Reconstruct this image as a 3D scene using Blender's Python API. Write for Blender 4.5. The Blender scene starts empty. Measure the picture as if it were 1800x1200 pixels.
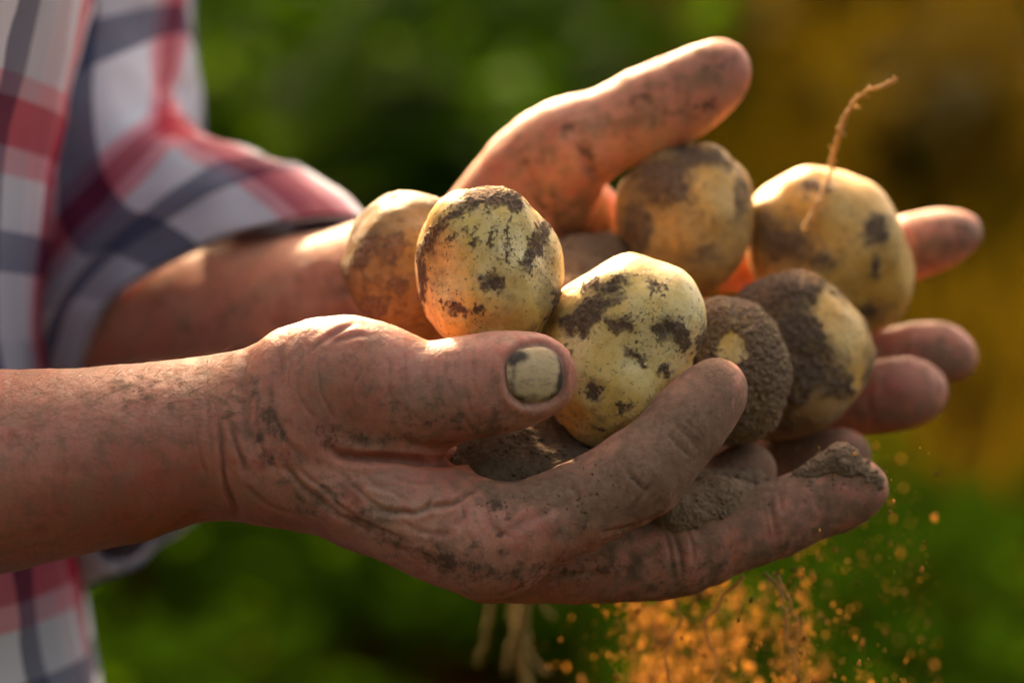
import bpy, math, random
import numpy as np
from mathutils import Vector, Matrix
random.seed(7); rng = np.random.default_rng(7)
R = math.radians
sc = bpy.context.scene
COL = sc.collection

# ------------------------------------------------------------------ camera, sky, sun, exposure
TILT = R(15.0); LENS = 100.0; FOCUS = 750.0            # mm from lens to the plane of the near thumb
TARGET = np.array([0.0, 0.0, 1.06])
RIGHT = np.array([1.0, 0, 0]); FWD = np.array([0, math.cos(TILT), -math.sin(TILT)]); UP = np.array([0, math.sin(TILT), math.cos(TILT)])
CAMPOS = TARGET - FWD * FOCUS * 0.001
cam_d = bpy.data.cameras.new('camera'); cam = bpy.data.objects.new('camera', cam_d); COL.objects.link(cam)
cam.location = CAMPOS; cam.rotation_euler = (math.pi / 2 - TILT, 0, 0)
cam_d.lens = LENS; cam_d.sensor_width = 36.0; cam_d.clip_start = 0.05; cam_d.clip_end = 500
cam_d.dof.use_dof = True; cam_d.dof.focus_distance = 0.764; cam_d.dof.aperture_fstop = 5.8; cam_d.dof.aperture_blades = 0
sc.camera = cam

SUN_AZ, SUN_EL = R(-17), R(29)                         # azimuth from +Y (behind the hands), negative = to the left
w = bpy.data.worlds.new('World'); sc.world = w; w.use_nodes = True
nt = w.node_tree; bg = nt.nodes['Background']
sky = nt.nodes.new('ShaderNodeTexSky'); sky.sky_type = 'NISHITA'; sky.sun_disc = False
sky.sun_elevation = SUN_EL; sky.sun_rotation = SUN_AZ; sky.air_density = 0.8; sky.dust_density = 5.0; sky.ozone_density = 0.3
tint = nt.nodes.new('ShaderNodeMix'); tint.data_type = 'RGBA'; tint.blend_type = 'MULTIPLY'; tint.inputs[0].default_value = 1.0; tint.inputs[7].default_value = (1.0, .82, .60, 1)   # warm evening white balance
nt.links.new(sky.outputs[0], tint.inputs[6]); nt.links.new(tint.outputs[2], bg.inputs[0]); bg.inputs[1].default_value = 0.15
sun_d = bpy.data.lights.new('sun', 'SUN'); sun_d.energy = 2.0; sun_d.angle = R(2.0); sun_d.color = (1.0, 0.72, 0.42)
sun = bpy.data.objects.new('sun', sun_d); COL.objects.link(sun)
to_sun = Vector((math.sin(SUN_AZ) * math.cos(SUN_EL), math.cos(SUN_AZ) * math.cos(SUN_EL), math.sin(SUN_EL)))
sun.rotation_euler = to_sun.to_track_quat('Z', 'Y').to_euler(); sun.location = (-1, 6, 4)
sc.view_settings.view_transform = 'Standard'; sc.view_settings.look = 'None'
sc.view_settings.exposure = 2.6; sc.view_settings.gamma = 1.0; sc.view_settings.use_curve_mapping = False

sc.cycles.max_bounces = 7; sc.cycles.diffuse_bounces = 3; sc.cycles.glossy_bounces = 2; sc.cycles.transmission_bounces = 4; sc.cycles.caustics_reflective = False; sc.cycles.caustics_refractive = False; sc.cycles.adaptive_threshold = 0.02

# ------------------------------------------------------------------ helpers: space, noise, meshes
def cs(px, py, dw):
    """photo position (1800 x 1200) and depth in mm behind the focus plane -> camera-frame millimetres"""
    d = FOCUS + dw
    k = 36.0 / LENS / 1800.0 * d
    return np.array([(px - 900) * k, (600 - py) * k, dw], dtype=float)
def to_world(P):
    P = np.asarray(P, float) * 0.001
    return TARGET + P[..., 0:1] * RIGHT + P[..., 1:2] * UP + P[..., 2:3] * FWD
def wpt(px, py, dw): return to_world(cs(px, py, dw))
def to_px(P):
    d = FOCUS + P[:, 2]; k = LENS / 36.0 * 1800.0 / d
    return np.stack([900 + P[:, 0] * k, 600 - P[:, 1] * k], 1)

def _hash(ix, iy, iz, seed):
    h = (ix.astype(np.uint32) * np.uint32(374761393)) ^ (iy.astype(np.uint32) * np.uint32(668265263)) ^ (iz.astype(np.uint32) * np.uint32(2147483647 - 58)) ^ np.uint32((seed * 974634777) & 0xffffffff)
    h = (h ^ (h >> np.uint32(13))) * np.uint32(1274126177)
    h = (h ^ (h >> np.uint32(16))) * np.uint32(2246822519)
    h = h ^ (h >> np.uint32(15))
    return h.astype(np.float32) / np.float32(4294967295.0)
def vnoise(P, scale=1.0, seed=0):
    """value noise in -1..1"""
    Q = np.asarray(P, np.float32) * np.float32(scale) + np.float32(1000.0)
    I = np.floor(Q).astype(np.int64); F = (Q - I).astype(np.float32); F = F * F * F * (F * (F * 6 - 15) + 10)
    out = 0
    for dx in (0, 1):
        wx = F[:, 0] if dx else 1 - F[:, 0]
        for dy in (0, 1):
            wy = F[:, 1] if dy else 1 - F[:, 1]
            for dz in (0, 1):
                wz = F[:, 2] if dz else 1 - F[:, 2]
                out = out + wx * wy * wz * _hash(I[:, 0] + dx, I[:, 1] + dy, I[:, 2] + dz, seed)
    return out * 2 - 1
def fbm(P, scale=1.0, seed=0, oct=4, gain=0.5):
    a, s, o = 1.0, 0.0, 0
    for i in range(oct):
        o = o + a * vnoise(P, scale * 2.03 ** i, seed + i * 17); s += a; a *= gain
    return o / s
def sstep(a, b, x):
    t = np.clip((x - a) / (b - a), 0, 1); return t * t * (3 - 2 * t)

def raw_mesh(name, V, Q, smooth=True, attrs=None, uv=None):
    me = bpy.data.meshes.new(name); V = np.ascontiguousarray(V, np.float32); Q = np.asarray(Q, np.int32)
    n = Q.shape[1]
    me.vertices.add(len(V)); me.vertices.foreach_set('co', V.ravel())
    me.loops.add(Q.size); me.loops.foreach_set('vertex_index', np.ascontiguousarray(Q).ravel())
    me.polygons.add(len(Q)); me.polygons.foreach_set('loop_start', np.arange(0, Q.size, n, dtype=np.int32))
    me.polygons.foreach_set('loop_total', np.full(len(Q), n, np.int32))
    me.polygons.foreach_set('use_smooth', np.full(len(Q), smooth, bool))
    for k, a in (attrs or {}).items():
        at = me.attributes.new(k, 'FLOAT', 'POINT'); at.data.foreach_set('value', np.ascontiguousarray(a, np.float32))
    if uv is not None:
        l = me.uv_layers.new(name='UVMap'); l.data.foreach_set('uv', np.ascontiguousarray(uv[Q.ravel()], np.float32).ravel())
    me.update(); me.validate(); return me
def link(name, me, mat=None, parent=None, origin=(0, 0, 0)):
    """origin in world coordinates; parents are unrotated empties or meshes"""
    o = bpy.data.objects.new(name, me); COL.objects.link(o)
    if mat is not None and me is not None and len(me.materials) == 0: me.materials.append(mat)
    o.location = Vector(origin) - (world_origin(parent) if parent else Vector((0, 0, 0)))
    if parent: o.parent = parent
    return o
def world_origin(o):
    v = Vector((0, 0, 0))
    while o is not None: v += o.location; o = o.parent
    return v
def tag(o, label=None, category=None, group=None, kind=None):
    if label: o['label'] = label
    if category: o['category'] = category
    if group: o['group'] = group
    if kind: o['kind'] = kind
    return o
def obj(name, V, Q, mat, parent=None, origin=None, attrs=None, uv=None, smooth=True):
    V = np.asarray(V, float)
    if origin is None: origin = V.mean(0) if parent is None else np.array(world_origin(parent))
    return link(name, raw_mesh(name, V - np.asarray(origin), Q, smooth, attrs, uv), mat, parent, origin)

# ------------------------------------------------------------------ helpers: signed distance modelling
def smin(a, b, k):
    if k <= 0: return np.minimum(a, b)
    h = np.maximum(k - np.abs(a - b), 0); return np.minimum(a, b) - h * h * (.25 / k)
class Cone:
    """tapered capsule a->b; flat = (axis, factor): thickness along the axis multiplied by factor"""
    def __init__(s, a, ra, b, rb, flat=None):
        s.a, s.b, s.ra, s.rb = np.asarray(a, np.float32), np.asarray(b, np.float32), np.float32(ra), np.float32(rb)
        s.flat = None if flat is None else (np.asarray(flat[0], np.float32) / np.linalg.norm(flat[0]), np.float32(flat[1]))
    def d(s, P):
        ba = s.b - s.a; pa = P - s.a
        h = np.minimum(np.maximum(pa @ (ba / max(float(ba @ ba), 1e-6)), 0), 1)
        q = pa - h[:, None] * ba
        if s.flat is not None:
            n, f = s.flat; c = q @ n; q = q + (c * (1 / f - 1))[:, None] * n
        return np.sqrt(np.einsum('ij,ij->i', q, q)) - (s.ra + (s.rb - s.ra) * h)
def spline(N, sub=4):
    """Catmull-Rom through rows of N"""
    N = np.asarray(N, float); out = []
    for i in range(len(N) - 1):
        p0, p1, p2, p3 = N[max(i - 1, 0)], N[i], N[i + 1], N[min(i + 2, len(N) - 1)]
        for t in np.linspace(0, 1, sub, endpoint=False):
            out.append(0.5 * (2 * p1 + (p2 - p0) * t + (2 * p0 - 5 * p1 + 4 * p2 - p3) * t * t + (3 * p1 - p0 - 3 * p2 + p3) * t ** 3))
    out.append(N[-1]); return np.array(out)
def chain(nodes, flat=None, sub=2):
    """nodes: (px, py, depth, radius mm) -> list of cones along a smooth curve"""
    M = [np.append(cs(n[0], n[1], n[2]), n[3]) for n in nodes]
    S = spline(M, sub)
    return [Cone(S[i, :3], S[i, 3], S[i + 1, :3], S[i + 1, 3], flat) for i in range(len(S) - 1)]
class Field:
    def __init__(s, cell=5.0, margin=9.0): s.groups = []; s.cell = cell; s.margin = margin
    def add(s, prims, k_in=0.0, k_out=0.0): s.groups.append((prims, k_in, k_out)); return s
    def _eval(s, P, keep=None):
        out = None; i = 0
        for prims, ki, ko in s.groups:
            g = None
            for p in prims:
                if keep is None or keep[i]:
                    d = p.d(P); g = d if g is None else smin(g, d, ki)
                i += 1
            if g is not None: out = g if out is None else smin(out, g, ko)
        return out
    def __call__(s, P):
        P = np.asarray(P, np.float32)
        if len(P) < 4000: return s._eval(P)
        cell = s.cell; K = np.floor(P / cell).astype(np.int64) + 4096; key = (K[:, 0] << 26) | (K[:, 1] << 13) | K[:, 2]
        u, cid = np.unique(key, return_inverse=True)
        cen = ((np.stack([u >> 26, (u >> 13) & 8191, u & 8191], 1) - 4096 + .5) * cell).astype(np.float32); rad = cell * .87
        DC = np.stack([p.d(cen) for pr, _, _ in s.groups for p in pr], 0)
        keep = DC < (DC.min(0) + 2.1 * rad + s.margin); out = None; i = 0
        for prims, ki, ko in s.groups:
            g = np.full(len(P), 1e3, np.float32)
            for p in prims:
                ix = np.flatnonzero(keep[i][cid]); i += 1
                if len(ix): g[ix] = smin(g[ix], p.d(P[ix]), ki)
            out = g if out is None else smin(out, g, ko)
        return out
    def grad(s, P, e=0.25):
        k = np.array([[1, -1, -1], [-1, -1, 1], [-1, 1, -1], [1, 1, 1]], np.float32)
        G = 0; M = 0
        for v in k: f = s(P + v * e); M = M + f; G = G + f[:, None] * v
        return G / (4 * e), M / 4
def surface_nets(F, org, h):
    nx, ny, nz = F.shape; S = F < 0
    c = [S[i:nx - 1 + i, j:ny - 1 + j, k:nz - 1 + k] for i in (0, 1) for j in (0, 1) for k in (0, 1)]
    tot = sum(x.astype(np.int8) for x in c); act = (tot > 0) & (tot < 8)
    I = np.argwhere(act); vid = -np.ones(act.shape, np.int64); vid[act] = np.arange(len(I))
    acc = np.zeros((len(I), 3)); cnt = np.zeros(len(I))
    corners = [(i, j, k) for i in (0, 1) for j in (0, 1) for k in (0, 1)]
    val = {q: F[I[:, 0] + q[0], I[:, 1] + q[1], I[:, 2] + q[2]] for q in corners}
    for q in corners:
        for ax in range(3):
            if q[ax] == 0:
                r = list(q); r[ax] = 1; r = tuple(r)
                a, b = val[q], val[r]; m = (a < 0) != (b < 0)
                t = np.where(m, a / np.where(m, a - b, 1), 0)
                p = np.array(q, float)[None, :] + t[:, None] * (np.array(r) - np.array(q))[None, :]
                acc += p * m[:, None]; cnt += m
    V = org + (I + acc / cnt[:, None]) * h
    quads = []
    for ax in range(3):
        a0 = [slice(None)] * 3; a1 = [slice(None)] * 3; a0[ax] = slice(0, -1); a1[ax] = slice(1, None)
        A, B = S[tuple(a0)], S[tuple(a1)]
        E = np.argwhere(A != B); u, v = (ax + 1) % 3, (ax + 2) % 3
        ok = (E[:, u] > 0) & (E[:, v] > 0) & (E[:, u] < F.shape[u] - 1) & (E[:, v] < F.shape[v] - 1); E = E[ok]
        fl = A[E[:, 0], E[:, 1], E[:, 2]]
        def at(du, dv):
            X = E.copy(); X[:, u] += du; X[:, v] += dv; return vid[X[:, 0], X[:, 1], X[:, 2]]
        q = np.stack([at(-1, -1), at(0, -1), at(0, 0), at(-1, 0)], 1)
        q[~fl] = q[~fl][:, ::-1]; quads.append(q)
    return V, np.concatenate(quads)
def mesh_field(f, lo, hi, h):
    lo, hi = np.asarray(lo, float), np.asarray(hi, float); C = 4
    n = (np.ceil((hi - lo) / (h * C)).astype(int) + 1)
    g = [lo[i] + (np.arange(n[i]) + 0.5) * h * C for i in range(3)]
    G = np.stack(np.meshgrid(*g, indexing='ij'), -1).reshape(-1, 3)
    D = f(G).reshape(n)
    U = D.repeat(C, 0).repeat(C, 1).repeat(C, 2).astype(np.float32)
    M = np.argwhere(np.abs(U) < h * C * 1.1)
    U[M[:, 0], M[:, 1], M[:, 2]] = f(lo + (M + 0.5) * h)
    return surface_nets(U, lo + 0.5 * h, h)
def subdivide(V, Q):
    E = np.concatenate([Q[:, [0, 1]], Q[:, [1, 2]], Q[:, [2, 3]], Q[:, [3, 0]]]); E.sort(1)
    key = E[:, 0].astype(np.int64) * len(V) + E[:, 1]; u, inv = np.unique(key, return_inverse=True)
    ev = (V[u // len(V)] + V[u % len(V)]) / 2; fc = V[Q].mean(1); n, m = len(V), len(Q)
    e = (inv.reshape(4, m).T) + n; c = np.arange(m) + n + len(ev)
    Q2 = np.concatenate([np.stack([Q[:, i], e[:, i], c, e[:, i - 1]], 1) for i in range(4)])
    return np.concatenate([V, ev, fc]), Q2
def project(f, V, it=2):
    for _ in range(it):
        g, d = f.grad(V); n2 = np.maximum((g * g).sum(1), 0.2); V = V - np.clip(d / n2, -1.5, 1.5)[:, None] * g
    return V, g / np.sqrt(np.maximum((g * g).sum(1, keepdims=True), 1e-6))
def relax(V, Q, amount=.6):
    S = np.zeros_like(V); n = np.zeros(len(V))
    for i in range(4):
        for j in ((i + 1) % 4, (i + 3) % 4):
            for k in range(3): S[:, k] += np.bincount(Q[:, i], V[Q[:, j], k], len(V))
            n += np.bincount(Q[:, i], minlength=len(V))
    return V + (S / np.maximum(n, 1)[:, None] - V) * amount
def refine(V, N, Q):
    """halve the quads of an already smooth surface"""
    X, Q2 = subdivide(np.concatenate([V, N], 1), Q); X = relax(X, Q2); N = X[:, 3:]
    return X[:, :3], N / np.linalg.norm(N, axis=1, keepdims=True), Q2
def polydist(P, L):
    """distance of 2-d points to a polyline"""
    L = np.asarray(L, float); best = np.full(len(P), 1e9)
    for a, b in zip(L[:-1], L[1:]):
        ba = b - a; h = np.clip(((P - a) @ ba) / max(ba @ ba, 1e-9), 0, 1)
        best = np.minimum(best, np.hypot(*(P - a - h[:, None] * ba).T))
    return best

# ------------------------------------------------------------------ materials
class NB:
    def __init__(s, name):
        s.m = bpy.data.materials.new(name); s.m.use_nodes = True; s.t = s.m.node_tree; s.t.nodes.clear()
        s.out = s.n('ShaderNodeOutputMaterial')
    def n(s, typ, **kw):
        x = s.t.nodes.new(typ)
        for k, v in kw.items(): setattr(x, k, v)
        return x
    def set(s, sock, v):
        if hasattr(v, 'is_output') or isinstance(v, bpy.types.NodeSocket): s.t.links.new(v, sock)
        elif isinstance(v, (tuple, list)) and len(v) == 3 and sock.type == 'RGBA': sock.default_value = (*v, 1)
        else: sock.default_value = v
    def attr(s, name): return s.n('ShaderNodeAttribute', attribute_name=name).outputs['Fac']
    def coord(s, which='Object'): return s.n('ShaderNodeTexCoord').outputs[which]
    def noise(s, scale, detail=4, rough=0.5, vec=None, dist=0.0, out=0):
        x = s.n('ShaderNodeTexNoise'); s.set(x.inputs['Vector'], vec if vec is not None else s.coord())
        x.inputs['Scale'].default_value = scale; x.inputs['Detail'].default_value = detail; x.inputs['Roughness'].default_value = rough; x.inputs['Distortion'].default_value = dist
        return x.outputs[out]
    def voro(s, scale, feature='F1', vec=None):
        x = s.n('ShaderNodeTexVoronoi', feature=feature); s.set(x.inputs['Vector'], vec if vec is not None else s.coord()); x.inputs['Scale'].default_value = scale
        return x.outputs['Distance']
    def math(s, op, a, b=0.0, c=0.0, clamp=False):
        x = s.n('ShaderNodeMath', operation=op, use_clamp=clamp); s.set(x.inputs[0], a); s.set(x.inputs[1], b); s.set(x.inputs[2], c); return x.outputs[0]
    def ramp(s, v, lo, hi, a=0.0, b=1.0):
        x = s.n('ShaderNodeMapRange', interpolation_type='SMOOTHSTEP'); s.set(x.inputs[0], v); s.set(x.inputs[1], lo); s.set(x.inputs[2], hi); s.set(x.inputs[3], a); s.set(x.inputs[4], b); return x.outputs[0]
    def mix(s, f, a, b, blend='MIX'):
        x = s.n('ShaderNodeMix', data_type='RGBA', blend_type=blend); s.set(x.inputs[0], f); s.set(x.inputs[6], a); s.set(x.inputs[7], b); return x.outputs[2]
    def bump(s, h, strength, dist, normal=None):
        x = s.n('ShaderNodeBump'); x.inputs['Strength'].default_value = strength; x.inputs['Distance'].default_value = dist; s.set(x.inputs['Height'], h)
        if normal is not None: s.set(x.inputs['Normal'], normal)
        return x.outputs[0]
    def bsdf(s, color, rough=0.6, normal=None, sss=0.0, radius=(1, .3, .15), scale=0.003, spec=0.4, **kw):
        b = s.n('ShaderNodeBsdfPrincipled'); s.set(b.inputs['Base Color'], color); s.set(b.inputs['Roughness'], rough)
        b.inputs['Specular IOR Level'].default_value = spec if not isinstance(spec, bpy.types.NodeSocket) else 0.4
        if isinstance(spec, bpy.types.NodeSocket): s.set(b.inputs['Specular IOR Level'], spec)
        if normal is not None: s.set(b.inputs['Normal'], normal)
        if isinstance(sss, bpy.types.NodeSocket) or sss > 0:
            s.set(b.inputs['Subsurface Weight'], sss); b.inputs['Subsurface Radius'].default_value = radius; b.inputs['Subsurface Scale'].default_value = scale
        return b
    def done(s, shader): s.t.links.new(shader.outputs[0] if hasattr(shader, 'outputs') else shader, s.out.inputs[0]); return s.m

def mat_skin():
    b = NB('skin')
    big = b.noise(30, 3, .55); mid = b.noise(120, 5, .65); fine = b.noise(800, 4, .65); blot = b.noise(62, 4, .6, dist=.4)
    c = b.mix(b.ramp(big, .35, .65), (.47, .180, .108), (.54, .258, .170))
    c = b.mix(b.math('MULTIPLY', b.ramp(mid, .46, .68), .75), c, (.42, .115, .075))                       # flushed patches
    c = b.mix(b.math('MULTIPLY', b.attr('red'), .8), c, (.40, .085, .050))
    c = b.mix(b.math('MULTIPLY', b.ramp(fine, .48, .72), .35), c, (.26, .105, .065))
    c = b.mix(b.math('MULTIPLY', b.ramp(b.noise(210, 6, .75), .50, .64), .50), c, (.22, .120, .068))      # old grime in the pores
    c = b.mix(b.math('MULTIPLY', b.ramp(blot, .50, .68), .42), c, (.30, .180, .105))
    # dry brown dust, patchy
    dn = b.math('SUBTRACT', b.ramp(b.noise(150, 7, .72), .34, .66), .5)
    du = b.ramp(b.math('ADD', b.attr('dust'), b.math('MULTIPLY', dn, .62)), .22, .78)
    dcol = b.mix(b.ramp(b.noise(600, 4, .65), .3, .7), (.145, .078, .044), (.245, .145, .088))
    c = b.mix(b.math('MULTIPLY', du, .85), c, dcol)
    # soil rubbed into the lines, and dark stains, some deepened with painted shade
    c = b.mix(b.math('MULTIPLY', b.attr('crease'), b.ramp(b.noise(300, 4, .7), .25, .7, .25, .75)), c, (.085, .040, .025))
    di = b.ramp(b.math('ADD', b.attr('dirt_shade'), b.math('MULTIPLY', b.math('SUBTRACT', b.ramp(b.noise(300, 8, .82), .34, .66), .5), .85)), .30, .98)
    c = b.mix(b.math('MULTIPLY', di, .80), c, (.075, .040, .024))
    # relief: fine skin cells, pores, grit
    wv = b.n('ShaderNodeVectorMath', operation='ADD'); b.set(wv.inputs[0], b.coord()); sc_ = b.n('ShaderNodeVectorMath', operation='SCALE'); b.set(sc_.inputs[0], b.noise(260, 3, out=1)); sc_.inputs['Scale'].default_value = .0016; b.t.links.new(sc_.outputs[0], wv.inputs[1])
    cells = b.ramp(b.voro(620, 'DISTANCE_TO_EDGE', vec=wv.outputs[0]), 0, .18)
    h = b.math('ADD', b.math('MULTIPLY', cells, .12), b.math('MULTIPLY', fine, .40))
    h = b.math('ADD', h, b.math('MULTIPLY', mid, .7))
    h = b.math('ADD', h, b.math('MULTIPLY', b.math('ADD', di, du), b.noise(1300, 6, .8)))
    nrm = b.bump(h, .45, .0006)
    rough = b.math('ADD', .50, b.math('MULTIPLY', b.math('MAXIMUM', du, di), .42))
    s = b.bsdf(c, rough, nrm, sss=b.math('SUBTRACT', .70, b.math('MULTIPLY', du, .55)), radius=(1.0, .30, .14), scale=.0055, spec=.33)
    return b.done(s)
def mat_nail():
    b = NB('nail')
    v = b.n('ShaderNodeVectorMath', operation='MULTIPLY'); b.set(v.inputs[0], b.coord()); v.inputs[1].default_value = (1, 12, 12)
    c = b.mix(b.noise(130, 4, .6), (.48, .31, .14), (.60, .43, .24))
    c = b.mix(b.ramp(b.noise(60, 3, .6, vec=v.outputs[0]), .5, .8), c, (.27, .19, .12))
    g = b.math('ADD', b.attr('grime'), b.math('MULTIPLY', b.math('SUBTRACT', b.noise(420, 5, .7), .5), .9))
    c = b.mix(b.ramp(g, .22, .85), c, (.060, .040, .024))
    nrm = b.bump(b.math('ADD', b.noise(90, 4, .6, vec=v.outputs[0]), b.noise(900, 3)), .4, .0004)
    return b.done(b.bsdf(c, .62, nrm, sss=.2, scale=.001, spec=.25))
def mat_potato(name, skin_a, skin_b, glow=.35, soil=(.062, .034, .022), soil2=(.215, .125, .076)):
    b = NB(name)
    big = b.noise(45, 4, .6); fine = b.noise(420, 5, .65)
    c = b.mix(b.ramp(big, .35, .7), skin_a, skin_b)
    c = b.mix(b.math('MULTIPLY', b.ramp(fine, .48, .72), .45), c, tuple(x * .62 for x in skin_a))
    sp = b.ramp(b.noise(760, 2, .5), .64, .70)                              # lenticels
    c = b.mix(b.math('MULTIPLY', sp, .6), c, (.16, .085, .03))
    film = b.ramp(b.math('ADD', b.attr('film'), b.math('MULTIPLY', b.math('SUBTRACT', b.noise(210, 7, .72), .5), 1.3)), .15, .85)
    c = b.mix(b.math('MULTIPLY', film, .8), c, b.mix(b.noise(500, 4, .6), (.20, .105, .042), (.30, .18, .085)))
    halo = b.math('MULTIPLY', b.ramp(b.math('ADD', b.attr('soil'), b.math('MULTIPLY', b.math('SUBTRACT', b.noise(180, 6, .7), .5), .8)), .0, .55), .62)
    c = b.mix(halo, c, b.mix(b.noise(450, 5, .7), (.20, .12, .06), (.36, .235, .12)))
    c = b.mix(b.math('MULTIPLY', b.ramp(b.noise(140, 5, .7), .50, .66), .40), c, tuple(x * y for x, y in zip(skin_a, (.66, .60, .5))))
    speck = b.math('MULTIPLY', b.ramp(b.noise(1050, 3, .6), .585, .64), b.ramp(b.math('ADD', b.noise(75, 3, .6), b.math('MULTIPLY', b.attr('soil'), .25)), .46, .60))
    m = b.math('ADD', b.attr('soil'), b.math('MULTIPLY', b.math('SUBTRACT', b.noise(300, 8, .8), .5), 1.7))
    m = b.math('MAXIMUM', b.ramp(m, .33, .76), b.math('MULTIPLY', speck, .8))
    sc_ = b.mix(b.ramp(b.noise(650, 6, .8), .3, .7), soil, soil2)
    c = b.mix(b.math('MULTIPLY', m, .95), c, sc_)
    h = b.math('ADD', b.math('MULTIPLY', fine, .25), b.math('MULTIPLY', m, b.math('ADD', .5, b.math('MULTIPLY', b.noise(1300, 5, .8), 1.6))))
    nrm = b.bump(h, .7, .0006)
    return b.done(b.bsdf(c, b.math('ADD', .46, b.math('MULTIPLY', b.math('MAXIMUM', m, film), .45)), nrm, sss=b.math('MULTIPLY', b.math('SUBTRACT', 1.0, m), glow), radius=(1, .6, .2), scale=.003, spec=.38)); 
def mat_soil(name='soil', a=(.105, .058, .032), c2=(.29, .172, .098), trans=0.0):
    b = NB(name)
    c = b.mix(b.noise(700, 6, .75), a, c2)
    nrm = b.bump(b.noise(1100, 6, .8), .8, .0008)
    p = b.bsdf(c, .95, nrm, spec=.15)
    if trans:
        t = b.n('ShaderNodeBsdfTranslucent'); b.set(t.inputs[0], b.mix(b.ramp(b.noise(110, 3), .38, .58), (.10, .042, .010), (1.0, .64, .22)))
        x = b.n('ShaderNodeMixShader'); x.inputs[0].default_value = trans; b.t.links.new(p.outputs[0], x.inputs[1]); b.t.links.new(t.outputs[0], x.inputs[2]); return b.done(x)
    return b.done(p)
def mat_plain(name, c, rough=.9, scale=300, var=.35, spec=.2):
    b = NB(name); n = b.noise(scale, 5, .6); col = b.mix(n, tuple(x * (1 - var) for x in c), tuple(min(1, x * (1 + var)) for x in c)); return b.done(b.bsdf(col, rough, b.bump(n, .4, .001), spec=spec))
SHADED = mat_soil('shaded_soil', (.065, .041, .024), (.20, .130, .078)); SKIN, NAIL, SOIL, DRY = mat_skin(), mat_nail(), mat_soil(), mat_soil('dry_soil', (.15, .090, .052), (.37, .235, .145))  # first soil carries the palm's shade in its darker colour

# ------------------------------------------------------------------ the near (right) arm and hand
Z = np.array([0, 0, 1.0]); NEAR = Field()
fa = []
for a, b in zip([(-330, 866, 22, 33), (-300, 862, 22, 33), (0, 828, 22, 27.3), (220, 797, 23, 24.2), (400, 760, 25, 21.2)],
                [(-300, 862, 22, 33), (0, 828, 22, 27.3), (220, 797, 23, 24.2), (400, 760, 25, 21.2), (500, 765, 28, 21.0)]):
    fa.append(Cone(cs(*a[:3]), a[3], cs(*b[:3]), b[3], (Z, 1.28)))
NEAR.add(fa, 1.0)
palm = chain([(430, 790, 18, 17), (560, 822, 16, 16), (700, 884, 13, 14.6), (800, 932, 12, 14.0), (875, 955, 12, 13.6)])
palm += chain([(450, 790, 36, 16), (650, 870, 36, 15), (860, 968, 36, 13)])
palm += chain([(460, 780, 54, 15), (650, 850, 58, 14), (850, 962, 58, 12)])
palm += chain([(470, 770, 64, 15), (650, 830, 74, 14), (840, 925, 78, 11.5)])
NEAR.add(palm, 5.0, 9.0)
thumb = chain([(470, 740, 20, 18), (540, 690, 14, 18.5), (610, 664, 9, 16.2), (680, 680, 7, 15.6), (745, 690, 6, 13.3), (800, 684, 5, 13.2), (870, 672, 6, 13.0), (925, 664, 8, 12.0), (957, 659, 9, 8.4)], (Z, .84))
NEAR.add(thumb, 1.2, 7.0)
NEAR.add([Cone(cs(520, 735, 14), 16, cs(680, 722, 14), 12.5), Cone(cs(680, 722, 14), 12.5, cs(770, 722, 12), 9)], 3, 6.0)      # ball of the thumb
NEAR.add([Cone(cs(560, 790, 16), 11, cs(700, 850, 15), 8.5), Cone(cs(700, 850, 15), 8.5, cs(800, 858, 20), 7)], 3, 4.0)      # web between thumb and index
NEAR.add([Cone(cs(680, 800, 22), 7, cs(790, 815, 30), 6)], 0, 5.0)
idx = chain([(860, 950, 12, 13.4), (960, 915, 13, 12.3), (1060, 868, 15, 11.9), (1125, 830, 17, 12.6), (1172, 785, 19, 10.9), (1208, 742, 21, 10.9), (1240, 704, 23, 9.9), (1258, 686, 24, 8.6), (1270, 674, 25, 5.6)])
NEAR.add(idx, 0.8, 5.0)
mid = chain([(860, 975, 36, 13.2), (1000, 985, 40, 11.9), (1120, 984, 43, 11.6), (1195, 972, 45, 12.2), (1280, 945, 47, 10.3), (1360, 914, 49, 10.5), (1420, 888, 50, 10.2), (1470, 868, 51, 10.4), (1505, 858, 51, 8.8), (1520, 860, 51, 6.4)])
NEAR.add(mid, 0.8, 2.0)
ring = chain([(850, 968, 58, 12), (1000, 975, 64, 11), (1120, 955, 68, 10.6), (1200, 915, 70, 10.0), (1270, 862, 72, 9.4), (1310, 830, 73, 8.6), (1320, 822, 73, 6.5)])
NEAR.add(ring, 0.8, 1.5)
pinky = chain([(840, 925, 78, 10.5), (960, 925, 84, 9.6), (1050, 905, 88, 9.0), (1110, 868, 91, 8.2), (1150, 830, 93, 7.4), (1158, 822, 93, 5.6)])
NEAR.add(pinky, 0.8, 2.0)

def squircle(cx, cy, a, b, n, rot, m=28):
    t = np.linspace(0, 2 * math.pi, m + 1); c, sn = np.cos(t), np.sin(t); x = a * np.sign(c) * np.abs(c) ** (2 / n); y = b * np.sign(sn) * np.abs(sn) ** (2 / n); q = math.radians(rot)
    return [(cx + u * math.cos(q) - v * math.sin(q), cy + u * math.sin(q) + v * math.cos(q)) for u, v in zip(x, y)]
NAIL_OUT = squircle(941, 658, 51, 52, 2.5, -8)
def hit(f, px, py, w0=-60.0, it=60):
    """where the view ray through photo positions first meets the surface"""
    px, py = np.asarray(px, float), np.asarray(py, float); dw = np.full(len(px), w0)
    def pts():
        k = 36.0 / LENS / 1800.0 * (FOCUS + dw); return np.stack([(px - 900) * k, (600 - py) * k, dw], 1)
    for _ in range(it): dw = dw + np.clip(f(pts()), -3, 12) * .9
    return pts()
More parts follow.
